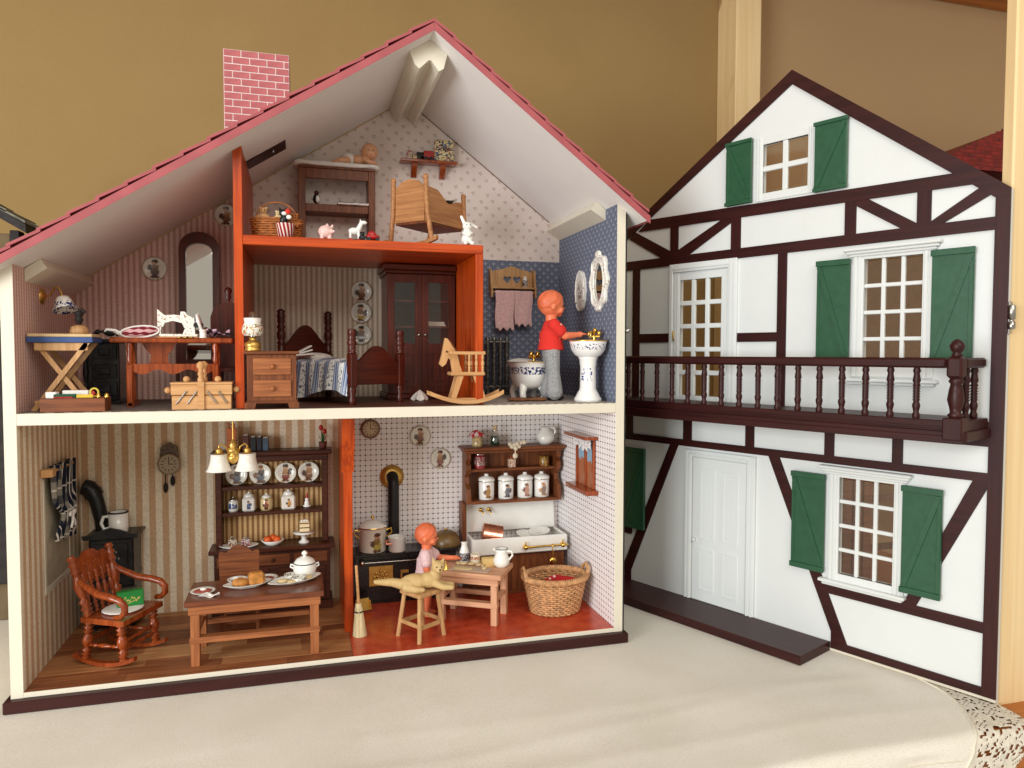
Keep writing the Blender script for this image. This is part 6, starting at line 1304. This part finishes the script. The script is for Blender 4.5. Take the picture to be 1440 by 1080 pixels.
b=MB(); b.sph((1.1,-.3,2.1),(1.35,1.3,1.4),16,11).sph((1.2,-1.1,1.65),(.85,.7,.7),12,8).sph((1.25,-1.62,1.75),(.18,.18,.16),8,5).sph((-.6,.2,.9),(1.5,.95,.75),14,9).sph((-2.1,.3,.95),(1.0,.95,.8),12,8)
b.limb([(.3,-.7,.9),(.9,-1.3,.4),(1.7,-1.5,.25)],[.42,.34,.28]).limb([(.3,.8,.9),(1.3,.7,.35),(2.1,.3,.25)],[.4,.32,.28]).limb([(-2.2,-.3,.7),(-3.4,-.5,.5),(-4.3,-.2,.3)],[.6,.45,.3]).limb([(-2.2,.8,.7),(-3.3,1.0,.45),(-4.1,.9,.3)],[.6,.42,.3])
for q in range(4): b.limb([(1.7,-1.5,.25),(2.15,-1.75+.16*q,.18)],[.14,.1],6)
organic(ob('body',b,m_skin2,bb),.08,4)
for x in (.85,1.6): ob('eye',MB().sph((x,-1.5,2.15),.1,8,5),m_black,bb)
ob('mouth',MB().sph((1.25,-1.72,1.4),(.16,.08,.06),8,5),m_red,bb)
organic(ob('nappy',MB().sph((-2.0,.3,.95),(1.12,1.08,.95),12,8),m_whitecloth,bb),.1,2)
pg=thing('penguin','tiny black and white penguin on the attic unit middle shelf','toy',(35.6,20.9,AS+8.0)); ob('body',MB().sph((0,0,.8),(.55,.5,.8)).sph((0,-.05,1.75),(.36,.36,.36)),m_black,pg); ob('belly',MB().sph((.15,-.25,.75),(.36,.34,.6)),m_porc,pg); ob('beak',MB().cyl((0,-.35,1.7),(.1,-.65,1.65),.12,.02),m_orangef,pg)
for i,(x,w_) in enumerate(((40.3,1.6),(42.2,1.2))): one('folded_linen',MB().grid(lambda u,v:((u-.5)*2*w_,(v-.5)*2.6,.35+.25*math.sin(u*4+i)*math.sin(v*4)),14,10).box(-w_,w_,-1.2,1.2,0,.3,b=.12),m_whitecloth,('left','right')[i]+' folded white linen on the attic unit middle shelf','linen',(x,21.0,AS+8.02),6*i)
def ware(t,nm,rx,ry,h,rows,mat,n=14):
    wv=MB()
    for r_ in range(rows):
        z=.12+(h-.2)*r_/(rows-1); k=1+.12*z/h; N=56; ph=(r_%2)*PI
        wv.tube([(k*(rx+.06*math.sin(i/N*2*PI*n+ph))*math.cos(i/N*2*PI),k*(ry+.06*math.sin(i/N*2*PI*n+ph))*math.sin(i/N*2*PI),z) for i in range(N)],h/rows*.55,5,closed=True)
    wv.prism([(rx*math.cos(2*PI*i/24),ry*math.sin(2*PI*i/24)) for i in range(24)],'z',0,.15); return ob(nm,wv,mat,t)
tb_=thing('toy_basket','small brown basket with thin hoop handle full of toys on the attic shelf','basket',(30.2,5.2,AS)); ware(tb_,'weave',2.9,1.6,2.6,9,m_wick2); ob('handle',MB().tube([(-2.7*math.cos(a),0,2.4+2.5*math.sin(a)) for a in [i/16*PI for i in range(17)]],.1,6),m_wick2,tb_); ob('lining',MB().sph((0,0,2.2),(2.6,1.35,.3),16,6),m_walnut,tb_)
def bear(label,loc,k,mat,name='toy_bear'):
    t=thing(name,label,'toy',loc); b=MB(); b.T=Matrix.Scale(k,4); b.sph((0,0,.9),(.8,.7,.9)).sph((0,-.1,2.2),(.75,.7,.7)).sph((-.6,0,2.8),.28).sph((.6,0,2.8),.28).limb([(-.7,-.2,1.3),(-1.1,-.7,.9)],[.3,.25]).limb([(.7,-.2,1.3),(1.1,-.7,.9)],[.3,.25]).limb([(-.4,-.5,.4),(-.5,-1.2,.3)],[.38,.3]).limb([(.4,-.5,.4),(.5,-1.2,.3)],[.38,.3]).sph((0,-.75,2.1),(.3,.25,.25))
    organic(ob('body',b,mat,t),.09,2)
    for x in (-.28,.28): ob('eye',MB().sph((x*k,-.78*k,2.35*k),.1*k,8,5),m_black,t)
    return t
bear('tan toy bear peeping from the left of the attic toy basket',(28.5,5.1,AS+2.1),.7,m_stool); bear('small pale toy in the middle of the attic toy basket',(30.4,4.9,AS+2.3),.5,m_dough); bear('orange toy at the right of the attic toy basket',(32.4,4.4,AS+1.4),.7,m_wick2)
dm_=Mat('striped_drum',.3);_x,_y,_z=dm_.xyz(); an=_y.op('ARCTAN2',_x); dm_.base(dm_.mix(((an*(14/(2*PI))+_z*.4).fr()).lt(.42),lin((150,16,26)),lin((232,214,204))))
one('striped_drum',MB().lathe([(0,0),(.95,0),(1.15,1.7),(1.18,1.8),(1.0,1.75),(0,1.6)]),dm_.m,'red and white striped tub at the left of the attic shelf','tub',(31.3,2.9+.3,AS))
tcx=thing('toy_cat','small black toy animal with pale face sitting on the striped tub','toy',(31.1,3.2,AS+1.7)); b=MB(); b.sph((0,0,.6),(.5,.45,.65)).sph((-.1,-.05,1.5),(.5,.45,.45)).cyl((-.4,0,1.8),(-.5,0,2.25),.2,.05).cyl((.2,0,1.8),(.3,0,2.25),.2,.05); organic(ob('body',b,m_black,tcx),.07,2); ob('face',MB().sph((.05,-.35,1.4),(.34,.22,.26)),m_porc,tcx); ob('ball',MB().sph((.55,-.3,1.65),.38),m_redcloth,tcx); ob('bib',MB().sph((.65,-.3,.95),(.35,.25,.3)),m_porc,tcx)
pk=thing('piggy_bank','little pink china pig in the middle of the attic floor edge','piggy bank',(36.4,3.4,AS)); b=MB(); b.sph((0,0,1.05),(1.0,.9,.88),16,10).sph((.75,-.55,1.05),(.32,.3,.3)).cyl((.2,-.3,1.7),(.15,-.4,2.1),.25,.08).cyl((.75,-.1,1.65),(.9,-.15,2.05),.25,.08)
for a in (-.5,.5):
    for c_ in (-.4,.4): b.cyl((a,c_,0),(a,c_,.6),.25)
organic(ob('body',b,m_pinkc,pk),.08,3); ob('snout',MB().sph((.98,-.72,1.05),(.14,.16,.17)),m_pinkcloth,pk)
def toyhorse():
    t=thing('toy_horse','small white toy horse with dark wheels on the attic floor','toy',(40.2,4.6,AS)); b=MB(); b.sph((0,0,1.5),(.85,.45,.5)).limb([(.5,0,1.7),(.9,0,2.6)],[.38,.3]).sph((1.2,0,2.7),(.5,.26,.28)).cyl((.8,0,2.9),(.75,0,3.25),.12,.03)
    for a in (-.55,.55): b.cyl((a,-.2,.35),(a,-.2,1.4),.15,.2).cyl((a,.2,.35),(a,.2,1.4),.15,.2)
    organic(ob('body',b,m_porc,t),.07,2); part(t,'base',m_black,(-.9,.9,-.45,.45,.25,.4)); 
    for a in (-.6,.6): ob('wheel',MB().cyl((a,-.6,.26),(a,-.45,.26),.26),m_red,t); ob('wheel',MB().cyl((a,.45,.26),(a,.6,.26),.26),m_red,t)
toyhorse()
bear('tiny black and white toy dog lying before the toy horse',(41.1,3.0,AS),.42,m_black,'toy_dog')
tc_=thing('toy_car','small red toy car on the attic floor edge','toy car',(42.5,3.4,AS)); b=MB(); b.sph((0,0,.65),(1.0,.6,.4)).sph((-.1,0,1.0),(.6,.5,.45)); organic(ob('body',b,m_red,tc_),.07,2)
for a in (-.55,.6):
    for c_ in (-.55,.4): ob('wheel',MB().cyl((a,c_,.28),(a,c_+.15,.28),.28),m_black,tc_)
# cradle
cr_=thing('cradle','wooden cradle with turned posts on the attic floor','cradle',(51.4,10.4,AS),44)
L2,W2=4.5,2.7
def side_poly(): return [(-L2,3.6),(L2,3.6),(L2+.2,7.6),(2.8,7.4),(1.6,6.9),(.6,6.8),(-.6,7.6),(-1.8,8.3),(-L2-.1,8.5)]
for sy in (-1,1): ob('side_panel',MB().prism(side_poly(),'y',sy*W2-.15,sy*W2+.15),m_cradle,cr_)
ob('head_panel',MB().prism([(-W2+.16,3.6),(W2-.16,3.6),(W2-.16,8.4),(1.4,9.3),(0,9.6),(-1.4,9.3),(-W2+.16,8.4)],'x',-L2-.15,-L2+.15),m_cradlez,cr_)
ob('foot_panel',MB().prism([(-W2+.16,3.6),(W2-.16,3.6),(W2-.16,7.4),(0,8.0),(-W2+.16,7.4)],'x',L2-.15,L2+.15),m_cradle,cr_)
part(cr_,'bottom',m_walnut,(-L2,L2,-W2,W2,3.3,3.59),b=.04)
for sx in (-1,1):
    for sy in (-1,1): 
        ob('post',MB().tube([(sx*(L2-.1),sy*(W2+1.0),.6),(sx*(L2+.15),sy*(W2+.3),5),(sx*(L2+.2),sy*(W2+.15),9.4 if sx<0 else 8.3)],.34,10).sph((sx*(L2+.2),sy*(W2+.15),9.6 if sx<0 else 8.5),.42,10,7),m_cradle,cr_)
    rkp=[(-4.6+9.2*i/12,.02+.04*(-4.6+9.2*i/12)**2) for i in range(13)]
    ob('rocker',MB().prism(rkp+[(a,b_+.6) for a,b_ in rkp[::-1]],'x',sx*(L2-.1)-.25,sx*(L2-.1)+.25),m_cradle,cr_)
ob('bedding',MB().grid(lambda u,v:(-4.2+8.4*u,-2.4+4.8*v,7.2+1.5*max(0,u-.5)+.4*math.sin(u*20)*math.sin(v*9)),26,16),print_mat('lace_bedding',(222,214,200),[(120,100,96)],400,.9,None,(.56,.6)),cr_)
rb_=thing('toy_rabbit','white toy rabbit sitting at the right end of the attic floor','toy rabbit',(55.5,3.4,AS)); b=MB(); b.T=Matrix.Scale(1.15,4); b.sph((0,0,.75),(.75,.7,.8)).sph((0,-.05,1.5),(.6,.55,.6)).sph((0,-.1,2.35),(.62,.6,.55)).limb([(-.35,0,2.7),(-.7,.05,3.5)],[.24,.18]).limb([(.4,0,2.6),(1.2,0,2.3)],[.26,.18]).limb([(-.3,-.5,.3),(-.4,-1.0,.22)],[.3,.25]).limb([(.35,-.5,.3),(.45,-1.0,.22)],[.3,.25]).limb([(-.5,-.3,1.5),(-.1,-.75,1.2)],[.2,.18]).limb([(.5,-.3,1.5),(.1,-.75,1.2)],[.2,.18])
organic(ob('body',b,m_porc,rb_),.08,2)
for x in (-.2,.25): ob('eye',MB().sph((x*1.15,-.76,2.82),.08,8,5),m_black,rb_)
ws_=thing('wall_shelf','small reddish wooden wall shelf in the attic gable','shelf',(53.4,D-.04,0)); part(ws_,'board',m_cherry,(-4.6,4.7,-2.2,0,73.1,73.6),b=.1)
for a in (-2.3,2.4): ob('bracket',MB().prism([(0,73.09),(-1.6,73.09),(-1.5,72.5),(-.6,71.6),(-.3,71.0),(0,71.0)],'x',a-.45,a+.45),m_cherry,ws_)
one('picture_book',MB().box(-1.6,1.6,-.25,.25,0,3.5,b=.04),print_mat('picture_book_print',(214,190,120),[(176,70,50),(60,100,130),(60,44,40),(226,206,160)],130,.4,None,(.5,.53)),'bright picture book standing on the attic wall shelf','book',(56.0,D-1.2,73.62))
tn_=thing('toy_train','red and black toy engine on the attic wall shelf','toy train',(52.9,D-1.3,73.62)); part(tn_,'cab',m_red,(-.3,1.3,-.5,.5,.3,1.5)); ob('boiler',MB().cyl((-1.4,0,.8),(-.3,0,.8),.5),m_black,tn_)
for a in (-1.1,.0,.9): ob('wheel',MB().cyl((a,-.6,.3),(a,-.45,.3),.3),m_black,tn_)
one('tiny_picture',MB().box(-.4,.4,-.12,.12,0,1.5,b=.03),print_mat('tiny_picture_print',(206,190,160),[(150,40,40)],400,.4,None,(.5,.54)),'tiny picture card at the left of the attic wall shelf','picture',(50.3,D-1.1,73.62))
one('toy_block',MB().box(-.35,.35,-.3,.3,0,.6,b=.04),m_dough,'tiny block beside the picture card on the attic wall shelf','block',(51.2,D-1.3,73.62))
